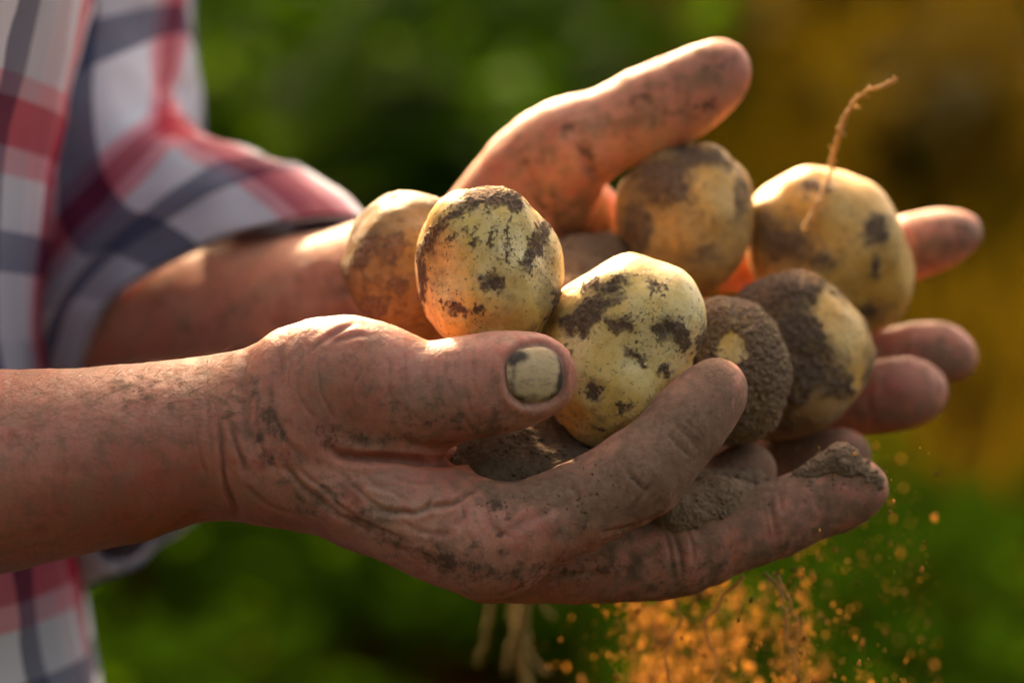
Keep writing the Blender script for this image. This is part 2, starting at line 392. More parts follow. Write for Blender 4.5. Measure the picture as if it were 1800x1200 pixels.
# lines of the skin: (half width px, depth mm, darkness, [points])
LINES = [
 (4, .5, .4, [(1098, 905), (1122, 880), (1150, 842)]), (3, .4, .3, [(1080, 800), (1098, 826), (1120, 850)]), (3, .35, .3, [(1192, 738), (1214, 762), (1236, 782)]), (3, .35, .3, [(1172, 760), (1196, 788), (1216, 806)]), (4, .45, .3, [(1000, 850), (1020, 880), (1030, 915)]), (3, .3, .25, [(1340, 872), (1346, 905), (1352, 948)]), (3, .3, .25, [(1440, 838), (1450, 870), (1458, 905)]), (4, .5, .35, [(1168, 938), (1178, 972), (1184, 1010)]), (5, .6, .4, [(940, 1030), (1000, 1012), (1060, 1005)]), (3, .35, .3, [(520, 660), (530, 700), (552, 735)]), (3, .3, .3, [(560, 640), (566, 690), (590, 740)]), (3, .3, .3, [(690, 630), (684, 670), (690, 710)]), (3, .3, .3, [(715, 620), (712, 665), (720, 705)]), (3, .35, .35, [(345, 740), (350, 790), (362, 840)]), (3, .3, .3, [(436, 720), (440, 760), (452, 800)]), (4, .5, .4, [(600, 830), (640, 870), (690, 900)]), (4, .45, .35, [(700, 915), (750, 935), (800, 940)]),
 (9, .8, .35, [(440, 600), (425, 660), (428, 720), (440, 790)]), (8, .5, .25, [(500, 600), (492, 650), (498, 700)]), (10, .7, .3, [(620, 920), (700, 960), (780, 1000)]), (9, .6, .3, [(870, 940), (930, 915), (1000, 880)]),
 (6, .5, .4, [(700, 770), (740, 782), (800, 780)]), (5, .5, .4, [(640, 830), (660, 850), (700, 858)]), (5, .5, .4, [(780, 840), (800, 860), (806, 880)]), (5, .4, .3, [(850, 900), (870, 930), (905, 945)]),
 (5, 1.0, .75, [(388, 735), (390, 800), (398, 850), (420, 900)]), (5, 1.0, .8, [(404, 735), (412, 770), (424, 806), (436, 838)]),
 (4, .5, .5, [(478, 640), (477, 700), (484, 740), (505, 775), (530, 805)]), (4, .6, .5, [(455, 690), (452, 740), (462, 790), (490, 830)]),
 (4, .5, .35, [(540, 626), (555, 609), (578, 594), (596, 580)]), (4, .6, .4, [(573, 600), (600, 582), (624, 569)]), (4, .5, .35, [(584, 606), (618, 592), (655, 592)]),
 (3, .35, .3, [(440, 615), (428, 650), (424, 690)]), (3, .4, .3, [(525, 610), (510, 640), (505, 690)]), (3, .35, .3, [(640, 640), (622, 680), (625, 720)]),
 (3, .3, .25, [(755, 625), (750, 655), (754, 685)]), (3, .35, .3, [(783, 640), (790, 672), (806, 705)]), (3, .3, .25, [(838, 598), (832, 640), (838, 690)]), (3, .35, .35, [(800, 712), (815, 735), (828, 748)]),
 (3, .3, .25, [(770, 655), (772, 690), (785, 720)]), (3, .25, .2, [(855, 600), (850, 640), (853, 680)]), (3, .25, .2, [(820, 610), (815, 650), (820, 700), (832, 730)]),
 (7, 2.6, 1.0, [(575, 788), (610, 802), (690, 806), (760, 813), (835, 806)]), (5, 1.1, .7, [(655, 893), (700, 901), (742, 898), (757, 880), (768, 864)]),
 (5, 1.3, .8, [(742, 892), (788, 887), (815, 872), (840, 850)]), (4, .6, .5, [(811, 882), (814, 905), (806, 925)]),
 (5, .9, .6, [(496, 812), (527, 848), (567, 882), (615, 915), (660, 938)]), (4, .8, .6, [(571, 860), (600, 891), (633, 914), (675, 932), (720, 955)]),
 (4, .5, .4, [(520, 820), (560, 852), (600, 874)]), (4, .5, .4, [(430, 850), (470, 885), (520, 905)]), (3, .4, .3, [(690, 840), (730, 850), (770, 842)]), (3, .4, .35, [(640, 850), (680, 862), (715, 880)]),
 (4, .9, .6, [(1062, 935), (1110, 925), (1160, 905)]), (4, .5, .35, [(1092, 800), (1112, 838), (1140, 870)]), (4, .45, .3, [(1185, 742), (1210, 770), (1232, 790)]), (3, .35, .25, [(1200, 733), (1222, 755), (1240, 772)]),
 (4, .6, .3, [(1352, 868), (1356, 900), (1364, 940)]), (3, .4, .25, [(1368, 866), (1374, 905)]), (4, .6, .4, [(1180, 925), (1192, 960), (1200, 1000)]), (3, .4, .3, [(1206, 922), (1216, 955), (1222, 990)]),
 (4, .35, .3, [(360, 680), (366, 740), (372, 800)]),
]
# stains: (attribute, px, py, rx, ry, angle deg, amount)
STAINS = [
 ('dirt_shade', 1030, 1000, 170, 34, -6, .55), ('dirt_shade', 900, 1015, 120, 30, 10, .50), ('dirt_shade', 700, 950, 110, 26, 28, .42), ('dirt_shade', 1220, 1010, 110, 24, -14, .50), ('dirt_shade', 560, 890, 90, 26, 25, .40), ('dirt_shade', 1100, 930, 70, 24, -20, .45), ('dirt_shade', 660, 770, 90, 20, 5, .42), ('dirt_shade', 850, 748, 70, 16, -4, .48), ('dirt_shade', 1380, 960, 90, 18, -26, .42),  # broad grime along the underside and below the thumb, deepened to carry shade
 ('dirt_shade', 790, 985, 55, 20, 12, 0.94), ('dirt_shade', 750, 975, 22, 16, 0, 0.62), ('dirt_shade', 836, 1010, 30, 14, 20, 0.56), ('dirt_shade', 872, 890, 12, 14, 0, 0.94), ('dirt_shade', 888, 905, 10, 12, 0, 0.75), ('dirt_shade', 880, 940, 7, 7, 0, 1.12), ('dirt_shade', 840, 960, 16, 9, 0, 0.75), ('dirt_shade', 885, 972, 18, 8, 0, 0.62),
 ('dirt_shade', 578, 765, 34, 18, 20, 0.78), ('dirt_shade', 560, 750, 14, 14, 0, 0.62), ('dirt_shade', 455, 770, 9, 9, 0, 1.00), ('dirt_shade', 468, 735, 26, 34, 0, 0.62), ('dirt_shade', 485, 760, 30, 26, 0, 0.56), ('dirt_shade', 470, 800, 26, 26, 0, 0.53),
 ('dirt_shade', 800, 730, 26, 14, 0, 0.53), ('dirt_shade', 770, 705, 30, 20, 0, 0.45), ('dirt_shade', 690, 700, 40, 30, 0, 0.41), ('dirt_shade', 650, 615, 30, 10, -10, 0.45), ('dirt_shade', 1020, 990, 60, 22, -8, 0.53), ('dirt_shade', 960, 1010, 70, 22, 0, 0.50), ('dirt_shade', 1120, 1000, 60, 20, -10, 0.50),
 ('dirt_shade', 330, 700, 70, 26, 0, 0.45), ('dirt_shade', 250, 690, 60, 30, 0, 0.43), ('dirt_shade', 390, 715, 40, 40, 0, 0.45), ('dirt_shade', 1010, 930, 40, 16, -15, 0.50), ('dirt_shade', 1290, 960, 40, 16, -20, 0.45), ('dirt_shade', 1250, 985, 50, 18, -15, 0.47), ('dirt_shade', 640, 905, 50, 14, 20, 0.45), ('dirt_shade', 560, 830, 50, 30, 30, 0.38),
 ('dust', 1180, 790, 130, 110, -45, 1.12), ('dust', 1090, 850, 110, 60, -30, 1.06), ('dust', 1250, 700, 60, 80, 0, 0.95), ('dust', 960, 850, 120, 45, 0, 1.12), ('dust', 1290, 840, 100, 80, 0, 1.34), ('dust', 1460, 800, 90, 22, -25, 1.23), ('dust', 1340, 870, 100, 16, -25, 0.90), ('dust', 1510, 880, 40, 50, 0, 0.44),
 ('dust', 480, 740, 60, 90, 0, 0.42), ('dust', 620, 770, 130, 45, 10, 0.39), ('dust', 800, 740, 120, 40, 0, 0.41), ('dust', 700, 930, 130, 40, 25, 0.45), ('dust', 900, 1000, 130, 40, 0, 0.44), ('dust', 560, 850, 90, 60, 25, 0.41), ('dust', 1300, 970, 150, 40, -20, 0.37), ('dust', 380, 720, 80, 60, 0, 0.31), ('dust', 680, 690, 80, 50, 0, 0.27), ('dust', 1060, 990, 100, 50, 0, 0.44), ('dust', 860, 800, 40, 60, 0, 0.67),
 ('red', 700, 800, 130, 16, 0, .8), ('red', 780, 830, 60, 30, 0, .7), ('red', 600, 720, 60, 40, 0, .5), ('red', 850, 650, 60, 50, 0, .45), ('red', 1000, 650, 30, 60, 0, .4), ('red', 150, 850, 220, 120, 0, .5), ('red', 1420, 890, 110, 40, -25, .45), ('red', 560, 940, 100, 30, 25, .5), ('red', 300, 830, 150, 60, 0, .5), ('red', 1240, 940, 70, 30, -20, .3),
 ('dust', 880, 700, 90, 50, 0, 0.33), ('dust', 560, 640, 80, 40, -20, 0.31), ('dust', 300, 700, 160, 40, 0, 0.33), ('dust', 200, 800, 180, 60, 0, 0.27), ('dirt_shade', 505, 800, 40, 18, 30, .5), ('dirt_shade', 860, 720, 50, 16, 0, .45), ('dirt_shade', 740, 740, 60, 16, 0, .45), ('dirt_shade', 440, 700, 30, 40, 0, .5), ('dirt_shade', 1180, 820, 50, 16, -40, .4),
]
def stain_arrays(PX, front, names=('dirt_shade', 'dust', 'red'), stains=STAINS):
    A = {n: np.zeros(len(PX)) for n in names}
    for n, x, y, rx, ry, ang, amt in stains:
        c, s = math.cos(R(ang)), math.sin(R(ang)); dx, dy = PX[:, 0] - x, PX[:, 1] - y
        u, v = (dx * c + dy * s) / rx, (-dx * s + dy * c) / ry
        A[n] = np.maximum(A[n], amt * np.exp(-(u * u + v * v) * .7) * front) if n != 'red' else A[n] + amt * np.exp(-(u * u + v * v) * .7) * front
    return A
def view_dot(P, N):
    D = P + np.array([0, 0, FOCUS]); D = D / np.linalg.norm(D, axis=1, keepdims=True); return -(D * N).sum(1)
def carve(P, N, lines):
    PX = to_px(P); front = sstep(-.15, .15, view_dot(P, N)); cr = np.zeros(len(P)); dis = np.zeros(len(P))
    for wd, dep, dark, L in lines:
        S = spline(L, 4); lo, hi = S.min(0) - 5 * wd, S.max(0) + 5 * wd
        m = np.where((PX[:, 0] > lo[0]) & (PX[:, 0] < hi[0]) & (PX[:, 1] > lo[1]) & (PX[:, 1] < hi[1]))[0]
        if not len(m): continue
        d = polydist(PX[m] + 2.0 * np.stack([vnoise(P[m], .35, 5), vnoise(P[m], .35, 6)], 1), S)
        ends = np.minimum(np.hypot(*(PX[m] - S[0]).T), np.hypot(*(PX[m] - S[-1]).T)); fade = sstep(0, 5 * wd, ends) * .85 + .15
        g = np.exp(-(d / wd) ** 2) * fade * front[m]
        dep = dep * .8; dis[m] += -dep * g + .28 * dep * np.exp(-((d - 2.3 * wd) / (1.3 * wd)) ** 2) * fade * front[m]
        cr[m] = np.maximum(cr[m], .8 * dark * np.exp(-(d / (wd * .9)) ** 2) * fade * front[m])
    return PX, front, cr, dis

V, Q = mesh_field(NEAR, [-230, -85, -30], [112, 20, 112], 2.1)
V, N = project(NEAR, V, 1); V, Q = subdivide(V, Q); V, N = project(NEAR, V, 1); V, N, Q = refine(V, N, Q)
PX, front, cr, dis = carve(V, N, LINES)
nl = polydist(PX, NAIL_OUT); near_thumb = front * (V[:, 2] < 8)
inside = np.abs((PX[:, 0] - 941) / 50) ** 2.5 + np.abs((PX[:, 1] - 658) / 51) ** 2.5 < 1
dis += near_thumb * (-.9 * np.exp(-(nl / 4.5) ** 2) + np.where(inside, 0, .55 * np.exp(-((nl - 13) / 9) ** 2)) * (PX[:, 0] < 1000))
cr = np.maximum(cr, near_thumb * np.clip(.30 + 1.0 * fbm(V, .2, 77, 3), .0, .8) * np.exp(-(nl / 3.8) ** 2))
# soft anatomy under the skin: tendons, veins, flesh unevenness
dis += .55 * fbm(V, .045, 3, 3) + .16 * fbm(V, .22, 9, 3) + .06 * fbm(V, .8, 12, 2)
ridge = 1 - np.abs(vnoise(V * [1.0, .45, .45], .30, 21)); dis += .10 * ridge * sstep(420, 520, PX[:, 0])
lines2 = 1 - np.abs(fbm(V * [1.0, .28, .5] + [0, 0, 7], .85, 24, 2)); dis += .06 * (lines2 - .75) * (1 - .6 * sstep(1000, 1100, PX[:, 0]))
dis = np.where((near_thumb > .3) & inside, -.45, dis)
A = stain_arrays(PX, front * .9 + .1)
A['dust'] = np.maximum(A['dust'], .55 * sstep(900, 1150, PX[:, 0]) * (V[:, 2] > 20)); A['crease'] = np.clip(cr, 0, 1)
near_V, near_Q, near_A = V + N * dis[:, None], Q, A

# ------------------------------------------------------------------ the far (left) arm and hand
FAR = Field()
FAR.add([Cone(cs(40, 610, 305), 46, cs(330, 600, 225), 40, (Z, 1.0)), Cone(cs(330, 600, 225), 40, cs(560, 575, 174), 30.5, (Z, 1.1)), Cone(cs(560, 575, 174), 30.5, cs(745, 505, 148), 25, (Z, 1.0))], 4.0)
fp = chain([(740, 480, 152, 18), (900, 455, 160, 16), (1060, 440, 164, 14), (1170, 450, 166, 13)])
fp += chain([(740, 490, 150, 19), (950, 530, 158, 16), (1150, 560, 154, 13)]) + chain([(740, 520, 148, 18), (950, 600, 150, 15), (1130, 660, 142, 12.5)]) + chain([(740, 540, 144, 17), (920, 650, 138, 15), (1090, 745, 124, 12)])
FAR.add(fp, 6.0, 9.0)
FAR.add(chain([(800, 480, 142, 17), (880, 405, 133, 19), (946, 316, 124, 18.6), (1000, 260, 118, 15.8), (1062, 233, 116, 12.8), (1135, 200, 115, 14.0), (1200, 168, 114, 13.2), (1248, 138, 114, 11.6), (1266, 124, 114, 9.6)], (Z, .82)), 1.0, 8.0)
FAR.add([Cone(cs(960, 330, 130), 14, cs(1060, 400, 150), 10), Cone(cs(900, 400, 138), 17, cs(1040, 420, 152), 12)], 4, 7.0)        # ball of the thumb and web
FAR.add(chain([(1150, 450, 166, 12.5), (1300, 452, 166, 11), (1420, 452, 165, 10.4), (1540, 452, 162, 10.4), (1600, 436, 160, 10.6), (1655, 420, 160, 9.8), (1690, 410, 160, 6.8)]), .8, 5.0)
FAR.add(chain([(1140, 560, 154, 12.5), (1290, 610, 154, 11), (1420, 632, 152, 10.5), (1540, 632, 149, 9.4), (1610, 624, 147, 10.3), (1655, 622, 146, 9.9), (1678, 628, 146, 7.4)]), .8, 3.0)
FAR.add(chain([(1120, 660, 142, 12), (1280, 700, 140, 11), (1400, 710, 137, 11.2), (1490, 708, 132, 10.4), (1550, 698, 128, 11.4), (1595, 688, 126, 11.0), (1616, 686, 126, 8.6)]), .8, 3.0)
FAR.add(chain([(1085, 750, 124, 11.5), (1230, 800, 120, 10), (1340, 815, 114, 9.6), (1420, 815, 109, 9.2), (1475, 802, 106, 8.4), (1490, 798, 106, 7)]), .8, 3.0)
FLINES = [(5, .5, .35, [(1180, 118), (1190, 160), (1206, 205)]), (5, .45, .3, [(1200, 112), (1212, 160)]), (6, .6, .4, [(900, 270), (930, 300), (960, 350)]), (5, .4, .3, [(1640, 385), (1634, 425)]), (5, .45, .35, [(1620, 590), (1614, 640)]), (5, .45, .35, [(1556, 640), (1550, 700)]), (6, .5, .35, [(990, 200), (1012, 228), (1030, 255)]), 
 (4, .5, .4, [(1098, 905), (1122, 880), (1150, 842)]), (3, .4, .3, [(1080, 800), (1098, 826), (1120, 850)]), (3, .35, .3, [(1192, 738), (1214, 762), (1236, 782)]), (3, .35, .3, [(1172, 760), (1196, 788), (1216, 806)]), (4, .45, .3, [(1000, 850), (1020, 880), (1030, 915)]), (3, .3, .25, [(1340, 872), (1346, 905), (1352, 948)]), (3, .3, .25, [(1440, 838), (1450, 870), (1458, 905)]), (4, .5, .35, [(1168, 938), (1178, 972), (1184, 1010)]), (5, .6, .4, [(940, 1030), (1000, 1012), (1060, 1005)]), (3, .35, .3, [(520, 660), (530, 700), (552, 735)]), (3, .3, .3, [(560, 640), (566, 690), (590, 740)]), (3, .3, .3, [(690, 630), (684, 670), (690, 710)]), (3, .3, .3, [(715, 620), (712, 665), (720, 705)]), (3, .35, .35, [(345, 740), (350, 790), (362, 840)]), (3, .3, .3, [(436, 720), (440, 760), (452, 800)]), (4, .5, .4, [(600, 830), (640, 870), (690, 900)]), (4, .45, .35, [(700, 915), (750, 935), (800, 940)]),
 (9, .8, .35, [(440, 600), (425, 660), (428, 720), (440, 790)]), (8, .5, .25, [(500, 600), (492, 650), (498, 700)]), (10, .7, .3, [(620, 920), (700, 960), (780, 1000)]), (9, .6, .3, [(870, 940), (930, 915), (1000, 880)]),
 (6, .5, .4, [(700, 770), (740, 782), (800, 780)]), (5, .5, .4, [(640, 830), (660, 850), (700, 858)]), (5, .5, .4, [(780, 840), (800, 860), (806, 880)]), (5, .4, .3, [(850, 900), (870, 930), (905, 945)]),(8, .9, .5, [(1012, 285), (1030, 262), (1050, 250)]), (9, 1.2, .6, [(1025, 262), (1040, 300), (1068, 322)]), (6, .5, .35, [(985, 215), (1000, 240), (1006, 262)]), (6, .5, .35, [(1105, 150), (1118, 190), (1130, 225)]), (6, .5, .3, [(1125, 140), (1138, 180), (1150, 215)]), (8, .7, .4, [(930, 330), (960, 370), (1000, 410)]),
          (6, .4, .3, [(560, 520), (600, 515), (640, 520)]), (6, .5, .3, [(1600, 390), (1596, 430), (1606, 480)]), (6, .5, .3, [(1585, 600), (1580, 640)]), (6, .5, .3, [(1530, 640), (1524, 700), (1536, 740)])]
FST = [('dirt_shade', 1032, 272, 16, 40, -30, 0.81), ('dirt_shade', 992, 226, 22, 9, -30, 0.74), ('dirt_shade', 935, 285, 18, 12, 0, 0.61), ('dirt_shade', 1130, 170, 34, 12, -25, 0.61), ('dirt_shade', 1240, 190, 34, 16, -30, 0.68), ('dirt_shade', 1270, 110, 36, 20, 0, 0.49), ('dirt_shade', 1040, 420, 70, 40, 0, 0.74), ('dirt_shade', 1690, 405, 22, 30, 0, 0.68), ('dirt_shade', 1620, 460, 40, 14, 0, 0.49),
       ('dust', 1200, 150, 110, 60, -25, 0.57), ('dust', 960, 330, 70, 70, 0, 0.41), ('dust', 1030, 400, 70, 60, 0, 0.81), ('dust', 1650, 430, 70, 50, 0, 0.61), ('dust', 1660, 620, 60, 50, 0, 0.61), ('dust', 1560, 720, 80, 30, 0, 0.68), ('dust', 1420, 800, 120, 50, 0, 1.01), ('dust', 620, 520, 60, 60, 0, 0.41),
       ('dust', 1120, 190, 150, 40, -28, .5), ('dust', 940, 270, 60, 50, 0, .4), ('dirt_shade', 1180, 200, 60, 14, -30, .5), ('dirt_shade', 960, 360, 60, 30, 20, .5), ('red', 1060, 330, 40, 50, 0, .6), ('red', 1570, 680, 70, 30, 0, .8), ('red', 1650, 600, 40, 30, 0, .4), ('red', 1230, 130, 90, 50, 0, .4), ('red', 1640, 440, 60, 40, 0, .5), ('dust', 380, 560, 160, 60, 0, 0.34)]
V, Q = mesh_field(FAR, [-330, -80, 70], [180, 110, 395], 2.4)
V, N = project(FAR, V, 2); V, N, Q = refine(V, N, Q)
PX, front, cr, dis = carve(V, N, FLINES)
dis += .6 * fbm(V, .045, 31, 3) + .16 * fbm(V, .22, 39, 3)
A = stain_arrays(PX, front * .9 + .1, stains=FST); A['crease'] = np.clip(cr, 0, 1)
far_V, far_Q, far_A = V + N * dis[:, None], Q, A

# the trunk inside the shirt, with the neck and shoulders (all one body)
TRUNK = Field(60, 40).add([Cone((-330, 330, 190), 95, (-330, 120, 170), 110, (Z, 1.45)), Cone((-330, 120, 170), 110, (-335, -160, 165), 112, (Z, 1.4)), Cone((-335, -160, 165), 112, (-340, -330, 165), 105, (Z, 1.5)),
                     Cone((-330, 350, 60), 62, (-330, 350, 320), 62), Cone((-330, 350, 70), 56, (-330, 60, 20), 46), Cone((-330, 60, 20), 46, (-345, -70, 28), 42), Cone((-345, -70, 28), 40, (-200, -41, 24), 31, (Z, 1.2)), Cone((-290, 330, 330), 56, cs(20, 590, 305), 44), Cone((-320, 400, 190), 58, (-300, 500, 185), 54)], 14)
tV, tQ = mesh_field(TRUNK, [-560, -520, -120], [-90, 570, 460], 9.0); tV, tN = project(TRUNK, tV)

PBASE = np.array([-.335, .06, 0.0])
person = bpy.data.objects.new('person', None); COL.objects.link(person); person.location = PBASE
tag(person, 'person in a red white and navy plaid shirt holding potatoes in two soil-stained cupped hands', 'person')
n1, n2 = len(near_V), len(far_V)
bodyV = to_world(np.concatenate([near_V, far_V, tV])); bodyQ = np.concatenate([near_Q, far_Q + n1, tQ + n1 + n2])
bodyA = {k: np.concatenate([near_A[k], far_A[k], np.zeros(len(tV))]) for k in ('dirt_shade', 'dust', 'red', 'crease')}
body = obj('body', bodyV, bodyQ, SKIN, person, attrs=bodyA)

# finger nails (children of the person): a curved plate set into the skin
def nail_from_outline(f, outline, dome, parent, name='thumb_nail'):
    O = spline(outline, 2)[:-1]; c = O.mean(0); rings = np.concatenate([[0.0], np.linspace(.12, 1, 14)]); n = len(O)
    pts = [c] + [c + (o - c) * r for r in rings[1:] for o in O]; pts = np.array(pts); rr = np.concatenate([[0], np.repeat(rings[1:], n)])
    H = hit(f, pts[:, 0], pts[:, 1]); G = f.grad(H)[0]; G /= np.linalg.norm(G, axis=1, keepdims=True)
    vv = (pts[:, 1] - c[1]) / 50; off = dome * (1 - .75 * vv ** 2) - .75 * sstep(.90, 1.0, rr) + .05 * fbm(H * [.25, 1.6, 1], .9, 4, 3) + .05 * fbm(H, .4, 8, 2)
    P = H + G * off[:, None]; quads = []
    for k in range(len(rings) - 2):
        for i in range(n): quads.append((1 + k * n + i, 1 + (k + 1) * n + i, 1 + (k + 1) * n + (i + 1) % n, 1 + k * n + (i + 1) % n))
    for i in range(0, n, 2): quads.append((0, 1 + i, 1 + (i + 1) % n, 1 + (i + 2) % n))
    Q = np.array(quads)[:, ::-1]; PXn = pts
    gx, gy = PXn[:, 0], PXn[:, 1]
    gr = .34 * sstep(.74, .95, rr) * (.6 + .9 * fbm(H, .25, 44, 2)) + .8 * sstep(962, 986, gx + 10 * fbm(H, .3, 45, 2)) * (.7 + .5 * fbm(H, .3, 41, 2)) + .8 * np.exp(-(((gx - 914) / 18) ** 2 + ((gy - 628) / 12) ** 2)) + .55 * np.exp(-(((gx - 902) / 9) ** 2 + ((gy - 655) / 40) ** 2)) + .5 * np.exp(-(((gx - 945) / 45) ** 2 + ((gy - 698) / 9) ** 2)) + .3 * fbm(H, .18, 43, 3)
    return obj(name, to_world(P), Q, NAIL, parent, attrs={'grime': gr})
nail = nail_from_outline(NEAR, squircle(941, 658, 49.5, 51, 2.5, -8), .5, person)
nail['label'] = 'chipped pale thumb nail edged with black soil'
def nail_plate(f, tip, back, dorsal, length, width, name='finger_nail'):
    """nails on the backs of the other digits, seen only from other sides"""
    tip, back, dorsal = np.array(tip, float), np.array(back, float), np.array(dorsal, float)
    ax = tip - back; ax /= np.linalg.norm(ax); dorsal = dorsal - ax * (dorsal @ ax); dorsal /= np.linalg.norm(dorsal); sd = np.cross(ax, dorsal)
    nu, nv = 13, 13; U, W = np.meshgrid(np.linspace(-1, 1, nu), np.linspace(-1, 1, nv), indexing='ij')
    U2 = U * np.sqrt(1 - .35 * W ** 2); W2 = W * np.sqrt(1 - .35 * U ** 2)
    P = (tip - ax * 4)[None] + (U2.ravel() * length / 2)[:, None] * ax + (W2.ravel() * width / 2)[:, None] * sd + dorsal * 12
    for _ in range(30): P = P - dorsal[None] * np.clip(f(P), -2, 4)[:, None] * .9
    e = np.maximum(np.abs(U), np.abs(W)).ravel(); P = P + dorsal * (.4 - .7 * sstep(.85, 1, e))[:, None]
    I = np.arange(nu * nv).reshape(nu, nv); Q = np.stack([I[:-1, :-1], I[1:, :-1], I[1:, 1:], I[:-1, 1:]], -1).reshape(-1, 4)
    obj(name, to_world(P), Q, NAIL, person, attrs={'grime': sstep(.7, 1, e)})
for t, b in (((1268, 676, 25), (1220, 728, 21)), ((1505, 858, 51), (1450, 878, 50)), ((1316, 826, 73), (1270, 862, 72)), ((1155, 825, 93), (1110, 868, 91))):
    nail_plate(NEAR, cs(*t), cs(*b), (.45, -.8, .3) if t[0] != 1505 else (.1, -1, .2), 11, 11)
for t, b in (((1690, 414, 160), (1610, 438, 160)), ((1672, 626, 146), (1610, 626, 147)), ((1612, 688, 126), (1560, 696, 128)), ((1485, 800, 106), (1420, 815, 109))):
    nail_plate(FAR, cs(*t), cs(*b), (0, -.5, 1), 11, 11)
nail_plate(FAR, cs(1268, 118, 114), cs(1195, 155, 114), (-.3, .3, 1), 13, 13, 'thumb_nail')

HAIRM = NB('arm_hair_brown'); HAIRM = HAIRM.done(HAIRM.bsdf((.22, .11, .05), .5))
hv, hq = [], []
def hairs(f, n, x0, x1, y0, y1, w0, scale):
    px = rng.uniform(x0, x1, n); py = rng.uniform(y0, y1, n); H = hit(f, px, py, w0); ok = np.abs(f(H)) < .3; H = H[ok]; G = f.grad(H)[0]; G /= np.linalg.norm(G, axis=1, keepdims=True)
    for h, g in zip(H, G):
        d = np.array([.9, -.35, 0]) + rng.normal(size=3) * .35; d = d - g * (d @ g); d /= np.linalg.norm(d); L = rng.uniform(3, 8) * scale; sd = np.cross(d, g) * .06 * scale; q = np.linspace(0, 1, 5)
        p = h + np.outer(q * L, d) + np.outer(.25 * L * np.sin(q * 2.2), g) + np.outer(q * q * L * .2, rng.normal(size=3)); k = sum(len(x) for x in hv)
        hv.append(np.concatenate([np.stack([a - sd * (1.05 - t), a + sd * (1.05 - t)]) for a, t in zip(p, q)])); hq.append(grid_quads(5, 2, False) + k)
# ------------------------------------------------------------------ potatoes
def cube_sphere(n):
    t = np.tan(np.linspace(-1, 1, n + 1) * math.pi / 4); a, b = np.meshgrid(t, t, indexing='ij'); o = np.ones_like(a); Vs, Qs, k = [], [], 0
    I = np.arange((n + 1) ** 2).reshape(n + 1, n + 1); q = np.stack([I[:-1, :-1], I[1:, :-1], I[1:, 1:], I[:-1, 1:]], -1).reshape(-1, 4)
    for f in ((o, a, b), (-o, b, a), (b, o, a), (a, -o, b), (a, b, o), (b, a, -o)):
        Vs.append(np.stack(f, -1).reshape(-1, 3)); Qs.append(q + k); k += (n + 1) ** 2
    Vv = np.concatenate(Vs); Vv /= np.linalg.norm(Vv, axis=1, keepdims=True); Qq = np.concatenate(Qs)
    key = np.round(Vv * 1e5).astype(np.int64); _, first, inv = np.unique(key, axis=0, return_index=True, return_inverse=True)
    return Vv[first], inv.ravel()[Qq]
SPH = {n: cube_sphere(n) for n in (48, 80, 110)}
def potato(name, label, mat, ctr, rad, ang, seed, soil, base=-.25, film=(), film_base=0.0, n=80, sq=2.25, thick=.28, dents=(), grain=.25):
    D, Q = SPH[n]; D = D.copy(); c, s = math.cos(R(ang)), math.sin(R(ang)); rad = np.array(rad, float)
    r = (np.abs(D) ** sq).sum(1) ** (-1 / sq); P = D * r[:, None] * rad
    nrm = D / rad; nrm /= np.linalg.norm(nrm, axis=1, keepdims=True)
    P = P + nrm * (rad.mean() * (.175 * fbm(D, 1.15, seed, 2) + .016 * fbm(D, 4.0, seed + 3, 3)))[:, None]
    rot = np.array([[c, -s, 0], [s, c, 0], [0, 0, 1.0]]); P = P @ rot.T; nrm = nrm @ rot.T
    C0 = cs(*ctr); W = P + C0; PX = to_px(W); front = sstep(-.25, .1, view_dot(W, nrm))
    for x, y, rr, dep in dents:
        d = np.hypot(PX[:, 0] - x, PX[:, 1] - y); W = W - nrm * (dep * np.exp(-(d / rr) ** 2) * front)[:, None]
    m = base + .34 * fbm(W, .11, seed + 50, 4, .6) + .18 * fbm(W, .5, seed + 60, 3, .6)
    wob = np.stack([fbm(W, .35, seed + 70, 3), fbm(W, .35, seed + 80, 3)], 1) * 15 + np.stack([fbm(W, 1.3, seed + 75, 2), fbm(W, 1.3, seed + 85, 2)], 1) * 9
    for x, y, rx, ry, a2, amt in soil:
        c2, s2 = math.cos(R(a2)), math.sin(R(a2)); dx, dy = PX[:, 0] + wob[:, 0] - x, PX[:, 1] + wob[:, 1] - y
        u, v = (dx * c2 + dy * s2) / rx, (-dx * s2 + dy * c2) / ry; g = (1.35 - np.sqrt(u * u + v * v))
        m = np.maximum(m, np.clip(g, -1, 1) * amt * front - (1 - front)) if amt > 0 else m + amt * np.clip(g, 0, 1) * front
    m = np.clip(m, -.5, 1.2)
    fl = film_base + .3 * fbm(W, .09, seed + 90, 3)
    for x, y, rx, ry, a2, amt in film:
        c2, s2 = math.cos(R(a2)), math.sin(R(a2)); dx, dy = PX[:, 0] - x, PX[:, 1] - y
        u, v = (dx * c2 + dy * s2) / rx, (-dx * s2 + dy * c2) / ry; fl = fl + amt * np.exp(-(u * u + v * v)) * front
    cover = sstep(.40, .62, m); g = fbm(W, .9, seed + 7, 3, .7)
    W = W + nrm * (cover * (thick + grain * 2 * g) + .03 * fbm(W, .7, seed + 8, 2))[:, None]
    o = obj(name, to_world(W), Q, mat, origin=to_world(C0), attrs={'soil': m, 'film': fl})
    tag(o, label, 'potato', 'potatoes heaped in the cupped hands'); return o
PA = mat_potato('potato_skin_pale', (.76, .49, .125), (.84, .66, .34))
PB = mat_potato('potato_skin_golden', (.62, .32, .06), (.70, .43, .14))
PC = mat_potato('potato_skin_brown', (.26, .135, .030), (.36, .21, .06), glow=.05, soil=(.12, .066, .040), soil2=(.30, .182, .112))
